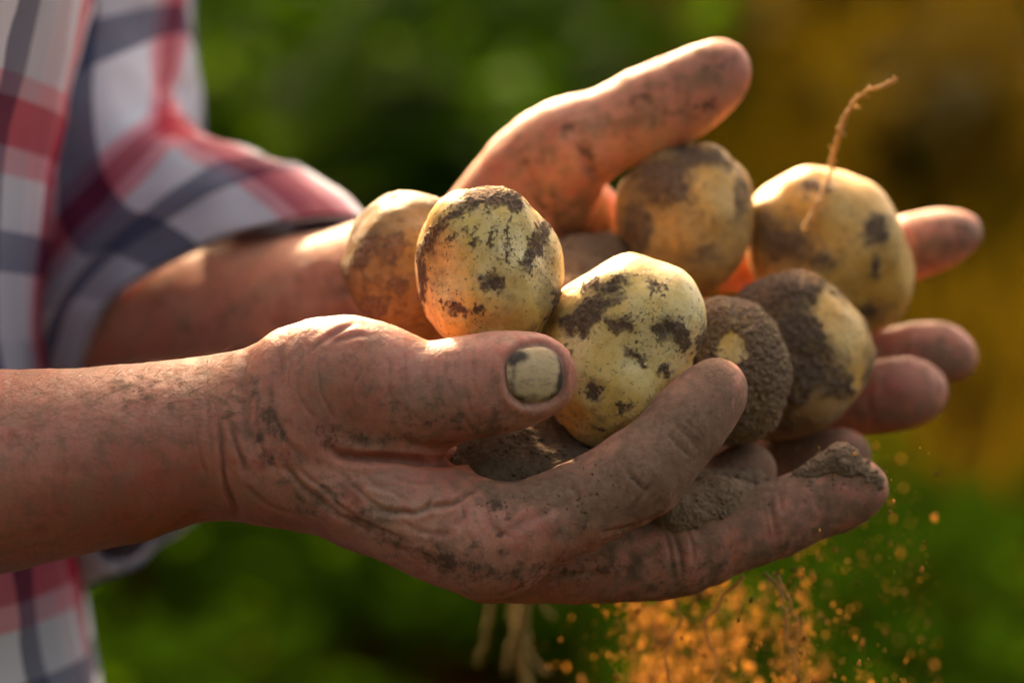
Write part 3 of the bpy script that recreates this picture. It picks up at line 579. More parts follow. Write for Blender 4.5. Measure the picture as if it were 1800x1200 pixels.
PD = mat_potato('potato_skin_crusted', (.66, .40, .09), (.74, .52, .22), glow=.1, soil=(.12, .066, .040), soil2=(.30, .182, .112))
p2 = potato('potato', 'pale speckled potato standing upright just above the near thumb', PA, (853, 472, 34), (20.8, 23.6, 20), 6, 11,
    [(855, 348, 62, 22, -8, 1), (905, 352, 22, 18, 10, .9), (800, 372, 50, 10, -30, .8), (738, 500, 12, 95, 2, 1), (728, 590, 14, 40, 0, 1), (752, 430, 16, 30, 30, .7), (868, 496, 22, 18, 15, 1), (800, 545, 30, 11, 18, .95), (842, 546, 12, 10, 0, .8), (940, 440, 14, 50, 18, .9), (955, 400, 12, 30, -5, .7), (925, 465, 16, 14, 0, .8), (975, 540, 10, 40, 15, .8),
     (828, 430, 13, 9, 40, .75), (830, 405, 12, 8, 0, .6), (868, 420, 6, 28, 5, .62), (893, 405, 5, 40, 0, .62), (898, 440, 7, 22, 10, .6), (815, 400, 10, 6, 0, .6), (790, 420, 20, 8, -35, .6), (862, 605, 60, 10, 0, .8), (770, 400, 25, 10, -40, .75), (940, 600, 25, 20, 0, .7)], base=-.02, film_base=.06, film=[(850, 560, 120, 60, 0, .25), (970, 480, 30, 100, 0, .5), (740, 420, 40, 90, 0, .5)], n=110, dents=[(868, 496, 16, .8), (800, 545, 18, .6), (930, 440, 26, .9), (760, 420, 34, 1.2)])
p1 = potato('potato', 'leftmost potato, brownish, half hidden behind the pale speckled upright one', PC, (722, 468, 74), (18.4, 20.4, 18), -14, 12,
    [(690, 435, 20, 26, 0, 1.1), (648, 440, 18, 46, 20, 1.0), (660, 540, 30, 30, 0, .8), (700, 500, 24, 16, 0, .8), (700, 425, 30, 10, 0, .7), (640, 500, 10, 40, 0, .5), (770, 360, 40, 10, 0, .6)], base=.30, film_base=.10, film=[(690, 380, 90, 25, 0, -.6)], n=80)
p3 = potato('potato', 'large yellow potato in front, gripped between the near thumb and index finger', PA, (1097, 618, 40), (21.8, 26.6, 21), -18, 13,
    [(1040, 545, 62, 22, -28, 1), (1010, 570, 30, 24, 0, .95), (1090, 570, 26, 16, 0, .8), (1075, 500, 40, 14, -20, .8), (1040, 500, 30, 12, -40, .8), (1185, 580, 34, 22, 20, .95), (1205, 605, 14, 24, 0, .8), (1115, 620, 26, 12, 25, .75), (1130, 640, 14, 10, 0, .7), (1042, 687, 14, 24, -12, 1), (1170, 647, 11, 14, 15, .85), (1095, 712, 20, 9, -5, .75), (1150, 500, 22, 8, 40, .7), (1165, 510, 6, 18, 20, .6), (985, 620, 16, 16, 0, .7), (1085, 486, 8, 7, 0, .7), (1120, 480, 6, 6, 0, .6), (1060, 750, 20, 8, 0, .6), (1235, 600, 10, 50, 0, .7), (1155, 575, 12, 12, 0, .7)], base=-.05, film_base=.0, film=[(1040, 745, 100, 40, 0, .35), (1000, 540, 60, 70, 0, .5), (1180, 500, 50, 40, 0, -.4)], n=110, dents=[(1170, 578, 12, 1.0), (1042, 687, 16, .8), (1120, 632, 14, .6), (1000, 590, 30, .9)])
p4 = potato('potato', 'small soil-crusted potato wedged behind the near index fingertip', PD, (1286, 652, 64), (15.6, 20.2, 17), -6, 14, [(1285, 612, 22, 26, 10, -1.3)], base=.75, n=110, thick=.7, grain=.55)
p5 = potato('potato', 'muddy potato with a clean sunlit right edge, between the crusted and rooted potatoes', PB, (1390, 622, 98), (22.0, 25.5, 20), 16, 15,
    [(1350, 500, 80, 50, 20, 1.1), (1300, 530, 60, 40, 0, 1.1), (1400, 500, 70, 30, 25, 1.1), (1400, 580, 46, 46, 0, .95), (1420, 650, 40, 50, 0, .85), (1380, 700, 30, 30, 0, .75), (1340, 620, 40, 90, 0, .9), (1470, 680, 30, 28, 30, 1.0), (1440, 590, 20, 36, -20, .9), (1400, 740, 60, 18, -10, .7), (1462, 560, 22, 50, -22, -1.2), (1506, 600, 10, 90, 0, -1.5), (1440, 720, 50, 14, -25, -.6)], base=.36, film_base=.80, film=[(1470, 560, 30, 70, -20, -.7), (1505, 600, 18, 100, 0, -1.0), (1300, 700, 200, 30, 0, .3)], n=110, thick=.8, grain=.5)
p6 = potato('potato', 'dusty potato resting under the raised far thumb', PB, (1204, 383, 118), (19.8, 24.0, 19.5), 3, 16,
    [(1170, 320, 80, 60, 10, .8), (1230, 280, 80, 26, 10, .8), (1120, 400, 30, 80, 0, .7), (1250, 350, 14, 12, 0, .9), (1230, 450, 50, 20, 0, .5), (1300, 340, 14, 60, 0, .6), (1250, 330, 34, 40, 0, -.8)], base=.08, film_base=.62, film=[(1255, 330, 45, 50, 0, -.7)], n=80, thick=.3, grain=.15)
p7 = potato('potato', 'rightmost potato, tan, with a thin dry root standing on top', PB, (1456, 440, 131), (22.4, 27.2, 22), 22, 17,
    [(1538, 405, 28, 30, 0, .95), (1545, 470, 12, 26, 10, .75), (1430, 330, 30, 14, 0, .7), (1380, 430, 60, 36, 20, .75), (1440, 460, 40, 20, 0, .6), (1455, 325, 10, 14, 0, .7), (1500, 560, 60, 20, -20, .7), (1360, 400, 30, 30, 0, .6)], base=-.08, film_base=.22, film=[(1380, 450, 80, 60, 0, .4), (1500, 340, 60, 50, 0, -.2)], dents=[(1342, 368, 24, -2.6)], n=80, thick=.3, grain=.15)

# ------------------------------------------------------------------ generic lofts and tubes
def grid_quads(n, m, wrap):
    I = np.arange(n * m).reshape(n, m); J = np.concatenate([I, I[:, :1]], 1) if wrap else I
    return np.stack([J[:-1, :-1], J[1:, :-1], J[1:, 1:], J[:-1, 1:]], -1).reshape(-1, 4)
def loft(loops, ns, nt):
    """closed loops of points -> dense grid (ns x nt)"""
    L = np.array(loops, float); k, m, _ = L.shape
    ext = np.concatenate([L[:, -1:], L, L[:, :2]], 1); t = np.linspace(0, m, nt, endpoint=False); i = t.astype(int); f = (t - i)[None, :, None]
    p0, p1, p2, p3 = ext[:, i], ext[:, i + 1], ext[:, i + 2], ext[:, np.minimum(i + 3, m + 2)]
    A = .5 * (2 * p1 + (p2 - p0) * f + (2 * p0 - 5 * p1 + 4 * p2 - p3) * f ** 2 + (3 * p1 - p0 - 3 * p2 + p3) * f ** 3)
    s = np.linspace(0, k - 1, ns); i = np.minimum(s.astype(int), k - 2); f = (s - i)[:, None, None]
    g = lambda j: A[np.clip(j, 0, k - 1)]
    p0, p1, p2, p3 = g(i - 1), g(i), g(i + 1), g(i + 2)
    return .5 * (2 * p1 + (p2 - p0) * f + (2 * p0 - 5 * p1 + 4 * p2 - p3) * f ** 2 + (3 * p1 - p0 - 3 * p2 + p3) * f ** 3)
def grid_normals(G, wrap=True):
    du = np.gradient(G, axis=0); dv = (np.roll(G, -1, 1) - np.roll(G, 1, 1)) if wrap else np.gradient(G, axis=1)
    n = np.cross(du, dv); return n / np.maximum(np.linalg.norm(n, axis=2, keepdims=True), 1e-9)
def tube_rings(path, rad, n):
    P = np.asarray(path, float); T = np.gradient(P, axis=0); T /= np.linalg.norm(T, axis=1, keepdims=True)
    up = np.array([0, 0, 1.0]) if abs(T[0, 2]) < .9 else np.array([1.0, 0, 0]); u = np.cross(T[0], up); u /= np.linalg.norm(u); rings = []
    for p, t, r in zip(P, T, rad):
        u = u - t * (u @ t); u /= np.linalg.norm(u); v = np.cross(t, u); a = np.linspace(0, 2 * math.pi, n, endpoint=False)
        rings.append(p + r * (np.cos(a)[:, None] * u + np.sin(a)[:, None] * v))
    return np.array(rings)
def tube(path, rad, n=8):
    G = tube_rings(path, rad, n); return G.reshape(-1, 3), grid_quads(len(G), n, True)
class Bag:
    """collects pieces of one mesh"""
    def __init__(s): s.V, s.Q, s.n = [], [], 0
    def add(s, V, Q): s.V.append(V); s.Q.append(np.asarray(Q) + s.n); s.n += len(V); return s
    def get(s): return np.concatenate(s.V), np.concatenate(s.Q)

hairs(NEAR, 700, -40, 420, 622, 780, -60, 1.0); hairs(NEAR, 260, -40, 420, 616, 660, -60, 1.0); hairs(FAR, 240, 250, 640, 420, 620, 60, 1.1)
tag(obj('arm_hair', to_world(np.concatenate(hv)), np.concatenate(hq), HAIRM, person), kind='stuff')

# ------------------------------------------------------------------ the plaid shirt (parts of the person)
def mat_plaid():
    b = NB('plaid_cotton'); sp = b.n('ShaderNodeSeparateXYZ'); uvn = b.n('ShaderNodeUVMap')
    wob = b.noise(9, 2, .5, vec=uvn.outputs[0]); b.t.links.new(uvn.outputs[0], sp.inputs[0])
    warp = [(0, (.54, .59, .69)), (.16, (.60, .20, .26)), (.20, (.36, .010, .04)), (.29, (.60, .24, .30)), (.33, (.56, .61, .71)), (.52, (.060, .075, .140)), (.64, (.34, .38, .47)), (.76, (.54, .59, .69)), (.92, (.26, .28, .34))]
    weft = [(0, (.56, .61, .71)), (.15, (.10, .12, .20)), (.24, (.54, .59, .69)), (.36, (.60, .22, .28)), (.42, (.36, .010, .04)), (.52, (.60, .24, .30)), (.57, (.56, .61, .71)), (.80, (.060, .075, .140)), (.90, (.36, .40, .48))]
    def bands(x, period, ph, stops):
        f = b.math('FRACT', b.math('ADD', b.math('DIVIDE', x, period), ph)); r = b.n('ShaderNodeValToRGB'); r.color_ramp.interpolation = 'CONSTANT'; e = r.color_ramp.elements
        while len(e) < len(stops): e.new(.5)
        for k, (p, c) in enumerate(stops): e[k].position = p; e[k].color = (*c, 1)
        b.t.links.new(f, r.inputs[0]); return r.outputs[0]
    wa, we = bands(sp.outputs[0], .150, .12, warp), bands(sp.outputs[1], .14, .0, weft)
    c = b.mix(.66, b.mix(.5, wa, we), b.mix(1.0, wa, we, 'DARKEN'))
    wv = b.n('ShaderNodeTexWave'); b.set(wv.inputs[0], uvn.outputs[0]); wv.inputs['Scale'].default_value = 700
    nrm = b.bump(b.math('ADD', wv.outputs['Fac'], b.noise(500, 3)), .3, .0005)
    p = b.bsdf(c, .9, nrm, spec=.15); t = b.n('ShaderNodeBsdfTranslucent'); b.t.links.new(c, t.inputs[0])
    x = b.n('ShaderNodeMixShader'); x.inputs[0].default_value = .18; b.t.links.new(p.outputs[0], x.inputs[1]); b.t.links.new(t.outputs[0], x.inputs[2]); return b.done(x)
PLAID = mat_plaid()
def cloth(name, G, uv, parent, thick=.0012, wrap=True, mat=None):
    V = to_world(G.reshape(-1, 3)); o = obj(name, V, grid_quads(G.shape[0], G.shape[1], wrap), mat or PLAID, parent, uv=uv.reshape(-1, 2))
    m = o.modifiers.new('thickness', 'SOLIDIFY'); m.thickness = thick; m.offset = -1; return o
ns, nt = 90, 120
th = np.linspace(0, 2 * math.pi, nt, endpoint=False); G = np.zeros((ns, nt, 3)); ys = np.linspace(-330, 372, ns)
prof_y = [-330, -160, -75, 0, 60, 110, 200, 300, 340, 372]; prof_r = [134, 130, 120, 112, 119, 134, 140, 126, 98, 66]; prof_w = [190, 185, 180, 178, 182, 190, 196, 190, 150, 86]
for i, y in enumerate(ys):
    rx, rw = np.interp(y, prof_y, prof_r), np.interp(y, prof_y, prof_w); c, s = np.cos(th), np.sin(th); sq = .85
    G[i, :, 0] = -270 + rx * np.sign(c) * np.abs(c) ** sq; G[i, :, 1] = y; G[i, :, 2] = 168 - .268 * y + rw * np.sign(s) * np.abs(s) ** sq
Nn = grid_normals(G); fold = 7 * fbm((G * [1, .35, 1]).reshape(-1, 3), .016, 61, 3).reshape(ns, nt) + 3 * fbm((G * [.5, 1, .5]).reshape(-1, 3), .03, 65, 3).reshape(ns, nt)
G = G - Nn * fold[..., None] * np.sign((Nn[..., 0:1] * (G[..., 0:1] + 270)))
U = np.stack(np.broadcast_arrays(th[None, :] * .16, ys[:, None] * .001), -1)
shirt = cloth('shirt', G, U, person)
CUFF = [[(640, 388, 165), (400, 412, 172), (168, 548, 186), (118, 815, 212), (195, 1000, 235), (320, 930, 255), (560, 740, 245), (655, 500, 205)],
        [(575, 332, 178), (355, 378, 176), (138, 545, 191), (98, 828, 216), (165, 1012, 240), (300, 940, 262), (520, 730, 254), (600, 470, 215)],
        [(500, 290, 192), (305, 346, 181), (104, 545, 197), (68, 838, 223), (122, 1025, 248), (270, 955, 275), (465, 715, 268), (535, 435, 230)],
        [(400, 258, 212), (262, 325, 188), (62, 572, 200), (28, 850, 232), (60, 1050, 260), (230, 960, 292), (390, 700, 287), (450, 390, 252)],
        [(322, 214, 238), (222, 275, 204), (22, 510, 208), (-60, 820, 240), (-60, 1000, 275), (80, 980, 317), (262, 680, 322), (362, 345, 287)],
        [(318, 165, 262), (205, 215, 212), (0, 400, 212), (-130, 680, 246), (-140, 850, 290), (20, 880, 333), (225, 620, 337), (340, 320, 303)],
        [(334, 90, 278), (200, 130, 218), (-15, 280, 214), (-190, 520, 250), (-205, 660, 302), (-20, 720, 345), (205, 520, 350), (335, 270, 320)],
        [(338, 0, 288), (205, 0, 226), (0, 80, 216), (-220, 260, 255), (-240, 340, 305), (-60, 400, 350), (180, 280, 352), (325, 110, 326)],
        [(315, -180, 290), (195, -170, 232), (0, -110, 222), (-235, 0, 260), (-255, 70, 308), (-60, 120, 350), (165, 40, 352), (300, -90, 326)],
        [(270, -420, 285), (150, -420, 240), (-20, -380, 230), (-240, -300, 262), (-260, -240, 308), (-60, -200, 350), (130, -260, 350), (250, -360, 322)]]
G = loft([[cs(*p) for p in L] for L in CUFF], 130, 110); Nn = grid_normals(G); g2 = G.reshape(-1, 3)
fold = 4.5 * fbm(g2 * [.6, 1, .6], .028, 71, 3) + 2.0 * fbm(g2 * [1, .5, 1], .07, 75, 2); G = G + Nn * fold.reshape(G.shape[:2])[..., None]
S = np.cumsum(np.r_[0, np.linalg.norm(np.diff(G[:, 10], axis=0), axis=1)]) * .001
U = np.stack(np.broadcast_arrays(np.linspace(0, .40, 110)[None, :], S[:, None]), -1); far_sleeve = cloth('sleeve', G, U, shirt)
c = G[:7] + Nn[:7] * np.array([1.8, 2.6, 2.8, 2.8, 2.8, 2.2, .6])[:, None, None]; cloth('cuff', c, U[:7] * [1, 1.0] + [.03, .05], shirt)
path = spline([(-196, -41, 24, 40), (-270, -58, 26, 48), (-352, -72, 26, 56), (-372, 10, 22, 58), (-362, 120, 26, 60), (-345, 240, 50, 66), (-315, 335, 90, 64)], 8)
G = tube_rings(path[:, :3], path[:, 3], 60); Nn = grid_normals(G); fold = 4 * fbm(G.reshape(-1, 3), .03, 81, 3); G = G + Nn * fold.reshape(G.shape[:2])[..., None]
S = np.cumsum(np.r_[0, np.linalg.norm(np.diff(path[:, :3], axis=0), axis=1)]) * .001
cloth('sleeve', G, np.stack(np.broadcast_arrays(np.linspace(0, .36, 60)[None, :], S[:, None]), -1), shirt)
# collar, button band and buttons down the front
cp = [(-238 + 62 * math.cos(a) - 40, 385 + 12 * math.cos(a), 70 + 62 * math.sin(a)) for a in np.linspace(-2.9, 2.9, 40)]
G = np.array([[(x + 6 * t, y + 34 * math.sin(t * 1.6), z - 6 * t) for x, y, z in cp] for t in np.linspace(0, 1.9, 10)]); cloth('collar', G, np.stack(np.meshgrid(np.linspace(0, .06, 10), np.linspace(0, .35, 40), indexing='ij'), -1), shirt, .003, False)
BTN = NB('button_plastic'); BTN = BTN.done(BTN.bsdf((.75, .74, .70), .35))
for k in range(7):
    y = -250 + k * 88; rx = np.interp(y, prof_y, prof_r); ctr = np.array([-270 + rx - 12, y, 262 - .268 * y]); a = np.linspace(0, 2 * math.pi, 16, endpoint=False)
    rings = [np.stack([np.full(16, h), r * np.cos(a), r * np.sin(a)], 1) + ctr for h, r in ((-3, 5.4), (1.0, 5.6), (1.8, 5.0), (1.2, 3.6), (1.2, .4))]
    obj('button', to_world(np.concatenate(rings)), grid_quads(5, 16, True), BTN, shirt)
# trousers and boots, below the picture
def world_field(f, lo, hi, h):
    V, Q = mesh_field(f, lo, hi, h); V, N = project(f, V, 1); return V + N * (4 * fbm(V, .02, 91, 3))[:, None], Q
TR = Field(60, 40).add([Cone((-335, 190, 930), 118, (-335, 190, 850), 122, ((0, 1, 0), 1.4))], 30)
for sgn in (-1, 1): TR.add([Cone((-330, 190 + sgn * 80, 840), 92, (-300, 190 + sgn * 105, 480), 72), Cone((-300, 190 + sgn * 105, 480), 72, (-340, 190 + sgn * 110, 90), 62)], 10, 25)
V, Q = world_field(TR, [-560, -150, 10], [-120, 520, 1060], 12); obj('trousers', V * .001, Q, mat_plain('denim', (.05, .07, .12)), person)
BOOT = mat_plain('boot_leather', (.07, .045, .03), .6)
for sgn in (-1, 1):
    f = Field(60, 40).add([Cone((-340, 190 + sgn * 110, 160), 58, (-340, 190 + sgn * 110, 60), 56), Cone((-370, 190 + sgn * 112, 48), 46, (-180, 190 + sgn * 125, 42), 40)], 25)
    V, Q = world_field(f, [-470, 190 + sgn * 115 - 110, -20], [-80, 190 + sgn * 115 + 110, 250], 9); V[:, 2] = np.maximum(V[:, 2], 2); obj('boot', V * .001, Q, BOOT, person)

# ------------------------------------------------------------------ loose soil in the hands
# crumbs: shared low-poly clod shapes
def clod_shape(seed, sub=2):
    D, Q = cube_sphere(sub); return D * (1 + .75 * fbm(D, 1.5, seed, 3, .7))[:, None] * (1 + .3 * np.array([vnoise(np.array([[seed, k, 0]]), 1.0, 3)[0] for k in range(3)])), Q
CLODS = [clod_shape(k) for k in range(8)]
def soil_heap(name, label, blobs, h, seed, amp=1.4, fine=.45, k=4, category='soil', mat=None):
    f = Field(8, 6).add([Cone(cs(*a[:3]), a[3], cs(*b_[:3]), b_[3], fl) for a, b_, fl in blobs], k)
    P = np.array([x for a, b_, fl in blobs for x in (cs(*a[:3]), cs(*b_[:3]))]); r = max(x[3] for a, b_, fl in blobs for x in (a, b_)) * 1.3 + 3
    V, Q = mesh_field(f, P.min(0) - r, P.max(0) + r, h); V, N = project(f, V, 2); V, N, Q = refine(V, N, Q)
    d = amp * fbm(V, .16, seed, 4, .65) + fine * 1.5 * fbm(V, .8, seed + 5, 4, .85)
    bag = Bag().add(V + N * d[:, None], Q); pick = rng.choice(len(V), int(len(V) * .012), replace=False)
    for i in pick: cv, cq = CLODS[i % 8]; bag.add(cv * (.18 + .6 * rng.random() ** 3) + V[i] + N[i] * (d[i] + .1), cq)
    V, Q = bag.get(); o = obj(name, to_world(V), Q, mat or SOIL); tag(o, label, category, kind='stuff'); return o
YF = ((0, 1, 0), .55)
soil_heap('palm_soil', 'dark crumbly soil lying in the near palm under the front potato', [((870, 838, 26, 14), (985, 836, 32, 15), YF), ((985, 838, 34, 15), (1070, 830, 46, 13), YF), ((856, 815, 40, 19), (1000, 805, 56, 21), YF), ((850, 775, 60, 18), (980, 765, 72, 20), YF), ((930, 720, 78, 17), (1040, 700, 86, 17), None)], 1.0, 101, mat=SHADED)  # rear lumps added to block the sun; palm shade put into the colour
soil_heap('finger_soil', 'loose grey soil caught between the near index and middle fingers', [((1190, 905, 40, 7), (1260, 888, 46, 8), None), ((1240, 870, 60, 8), (1320, 862, 62, 6), None), ((1260, 888, 46, 7), (1335, 878, 50, 4.5), None)], .9, 111, .9, .6, 3, mat=DRY)
soil_heap('fingertip_soil', 'crumb of pale soil capping the near middle fingertip', [((1395, 846, 47, 2.0), (1445, 824, 46, 4.0), None), ((1445, 826, 47, 3.6), (1480, 811, 46, 4.8), None), ((1480, 811, 46, 4.8), (1538, 848, 46, 3.0), None)], .7, 121, 1.2, .7, 2, mat=DRY)
soil_heap('heel_soil', 'dark soil wedged between the pale upright potato and the far palm, with hidden lumps added to block the sun', [((1000, 468, 104, 9), (1060, 460, 114, 9), None), ((985, 520, 96, 14), (1040, 530, 104, 14), None), ((935, 545, 70, 12), (1005, 560, 80, 13), None), ((970, 620, 92, 17), (1040, 620, 98, 15), None)], 1.7, 131, 1.2, .5, 3)  # lower lumps added out of sight to stop sun reaching the palm

def scatter(name, label, pts, sizes, mat, category='soil', stretch=lambda r: 1.0):
    bag = Bag()
    for p, s in zip(pts, sizes):
        V, Q = CLODS[rng.integers(8)]; M = np.array(Matrix.Rotation(rng.uniform(0, 6.28), 3, Vector(rng.normal(size=3)).normalized())); bag.add(((V * [1, rng.uniform(.5, 1), rng.uniform(.45, 1)]) @ M.T) * [1, stretch(rng), 1] * s + p, Q)
    V, Q = bag.get(); o = obj(name, to_world(V), Q, mat); tag(o, label, category, kind='stuff'); return o
pts, sz = [], []
def on_surface(n, boxes):
    for (x0, x1, y0, y1), m in boxes:
        H = hit(NEAR, rng.uniform(x0, x1, m), rng.uniform(y0, y1, m))
        for h in H[np.abs(NEAR(H)) < .3]: pts.append(h); sz.append(.22 + .35 * rng.random() ** 3)
on_surface(0, [((840, 1060, 868, 900), 60), ((1000, 1200, 780, 900), 60), ((1180, 1500, 850, 920), 70), ((860, 900, 875, 915), 14), ((1400, 1540, 800, 860), 120), ((740, 840, 965, 1010), 16)])
scatter('soil_crumbs', 'tiny soil crumbs sticking to the near fingers', pts, sz, SOIL)

# ------------------------------------------------------------------ roots
def mat_root():
    b = NB('dry_root'); c = b.mix(b.noise(500, 5, .7), (.28, .15, .06), (.62, .42, .20)); p = b.bsdf(c, .8, b.bump(b.noise(900, 4), .6, .0006), spec=.2)
    t = b.n('ShaderNodeBsdfTranslucent'); t.inputs[0].default_value = (.7, .45, .18, 1); x = b.n('ShaderNodeMixShader'); x.inputs[0].default_value = .3
    b.t.links.new(p.outputs[0], x.inputs[1]); b.t.links.new(t.outputs[0], x.inputs[2]); return b.done(x)
ROOT = mat_root(); STRAWROOT = mat_plain('straw_root', (.20, .15, .045), .8, 300)
def root_piece(bag, nodes, r0, r1, jit=.3, sub=5, n=6):
    P = spline([cs(*q) for q in nodes], sub); k = len(P); P = P + rng.normal(size=P.shape) * jit; r = np.linspace(r0, r1, k) * (1 + .35 * rng.random(k)); V, Q = tube(P, r, n); bag.add(V, Q); return P
bag = Bag(); main = root_piece(bag, [(1412, 404, 103), (1428, 372, 105), (1440, 350, 106), (1452, 322, 110), (1462, 292, 116), (1464, 276, 112), (1472, 246, 106), (1480, 220, 102), (1492, 196, 97), (1508, 172, 92), (1530, 158, 88), (1556, 150, 84), (1574, 142, 82)], .66, .38, .16, 5, 7)
for q in [[(1574, 142, 82), (1570, 132, 82)], [(1502, 185, 96), (1512, 190, 95)], [(1466, 270, 112), (1458, 255, 111)], [(1478, 226, 102), (1486, 240, 100)], [(1520, 166, 90), (1526, 172, 90)]]: root_piece(bag, q, .4, .15, .1, 3, 5)
for k in range(26):
    p = main[rng.integers(16, len(main))]; V, Q = CLODS[rng.integers(8)]; bag.add(V * rng.uniform(.3, .7) + p + rng.normal(size=3) * .35, Q)
V, Q = bag.get(); obj('root', to_world(V), Q, ROOT, p7)
bag = Bag()
root_piece(bag, [(915, 990, 238), (918, 1060, 240), (908, 1120, 242), (925, 1190, 244), (930, 1280, 246), (915, 1400, 248)], 2.0, 1.2, .5)
for q in [[(905, 1000, 238), (865, 1060, 242), (850, 1130, 244), (838, 1170, 246)], [(925, 1010, 234), (955, 1060, 236), (972, 1090, 238)], [(918, 1060, 238), (900, 1130, 242), (885, 1180, 243)], [(912, 1120, 240), (945, 1165, 238), (965, 1180, 236)], [(900, 1010, 244), (900, 1090, 246), (915, 1150, 248)], [(925, 1190, 242), (950, 1260, 244), (945, 1330, 246)], [(935, 1005, 238), (925, 1080, 236), (935, 1140, 234)]]: root_piece(bag, q, 1.0, .4, .5)
V, Q = bag.get(); tag(obj('falling_roots', to_world(V), Q, STRAWROOT), 'blurred straw-coloured tangle of dry roots dropping below the near palm', 'root')
bag = Bag()
for q in [[(1345, 1005, 60), (1375, 1050, 62), (1385, 1110, 64), (1405, 1200, 66), (1420, 1300, 68)], [(1360, 1010, 64), (1400, 1090, 66), (1392, 1150, 68)], [(1300, 1020, 70), (1240, 1100, 74), (1260, 1180, 78), (1210, 1290, 80)], [(1180, 1030, 70), (1195, 1090, 72), (1170, 1160, 74), (1190, 1260, 76)]]: root_piece(bag, q, .45, .2, .6)
V, Q = bag.get(); tag(obj('falling_rootlets', to_world(V), Q, ROOT), 'thin brown rootlets dropping with the falling soil', 'root')

# ------------------------------------------------------------------ soil falling between the hands
FALL = mat_soil('backlit_soil', (.07, .035, .012), (.55, .31, .10), trans=.5)
pts, sz = [], []
cl = [(rng.normal(1205, 100), 1030 + 330 * rng.random(), rng.normal(185, 35), rng.uniform(4, 12)) for k in range(46)]          # clumps that break up as they fall
for x, y, d, r in cl:
    for k in range(46): q = cs(x, y, d) + rng.normal(size=3) * [r * .4, r * .8, r * .4]; pts.append(q); sz.append(.2 + .95 * rng.random() ** 2.8)
for k in range(1500):
    y = 1010 + 420 * rng.random(); pts.append(cs(rng.normal(1215, 100), y, rng.normal(150, 45))); sz.append(.14 + .6 * rng.random() ** 3)
for k in range(620):
    pts.append(cs(1400 + 250 * rng.random() ** 1.5, rng.uniform(780, 1330), rng.normal(140, 60))); sz.append(.14 + .6 * rng.random() ** 4)
for k in range(260): pts.append(cs(rng.normal(1395, 15), rng.uniform(1000, 1400), rng.normal(75, 12))); sz.append(.15 + .55 * rng.random() ** 2)
scatter('falling_soil', 'orange backlit grains of soil raining down below the fingers', pts, sz, FALL, stretch=lambda r: 1 + 1.2 * r.random())

# ------------------------------------------------------------------ the field behind
def mat_ground():
    b = NB('field_soil'); n = b.noise(6, 8, .65); c = b.mix(b.ramp(n, .3, .7), (.017, .0085, .0012), (.034, .0165, .0024)); c = b.mix(b.ramp(b.noise(40, 6, .7), .45, .75), c, (.05, .026, .004))
    return b.done(b.bsdf(c, .95, b.bump(b.noise(60, 8, .75), 1.0, .03), spec=0.0))
g = 200.0; n = 160; t = np.linspace(-1, 1, n); ax = np.sign(t) * np.abs(t) ** 3 * g; X, Y = np.meshgrid(ax, ax + 4, indexing='ij'); P = np.stack([X, Y, np.zeros_like(X)], -1).reshape(-1, 3)
fade = np.exp(-((P[:, 0] / 9) ** 2 + ((P[:, 1] - 4) / 9) ** 2)); P[:, 2] = fade * (.05 * fbm(P, 1.1, 5, 4) - .02)
tag(obj('ground', P, grid_quads(n, n, False), mat_ground(), origin=(0, 0, 0)), kind='structure')
def mat_leaf(name, c, t, tr=.45):
    b = NB(name); n = b.noise(14, 3); col = b.mix(n, tuple(x * .65 for x in c), tuple(x * 1.3 for x in c)); p = b.bsdf(col, .8, spec=0.0); tl = b.n('ShaderNodeBsdfTranslucent'); tl.inputs[0].default_value = (*t, 1)
    x = b.n('ShaderNodeMixShader'); x.inputs[0].default_value = tr; b.t.links.new(p.outputs[0], x.inputs[1]); b.t.links.new(tl.outputs[0], x.inputs[2]); return b.done(x)
BRIGHT = mat_leaf('bright_leaf', (.014, .034, .0012), (.052, .100, .002)); LEAF = mat_leaf('potato_leaf', (.010, .027, .0012), (.036, .080, .0015)); STEM = mat_plain('stem_green', (.03, .055, .006), .6, 80)  # first is a brighter copy of the leaf green
STRAW = mat_leaf('straw', (.058, .039, .0018), (.105, .070, .0018), .45)
def leaflet(L, W):
    u = np.linspace(0, 1, 5); w_ = np.array([.12, .8, 1, .7, .05]) * W / 2; P = []
    for a, b_ in zip(u, w_): P += [(a * L, -b_, .18 * b_ - .25 * L * a * a), (a * L, 0, -.25 * L * a * a), (a * L, b_, .18 * b_ - .25 * L * a * a)]
    return np.array(P), grid_quads(5, 3, False)
def rotz(a): return np.array([[math.cos(a), -math.sin(a), 0], [math.sin(a), math.cos(a), 0], [0, 0, 1.0]])
def roty(a): return np.array([[math.cos(a), 0, math.sin(a)], [0, 1, 0], [-math.sin(a), 0, math.cos(a)]])
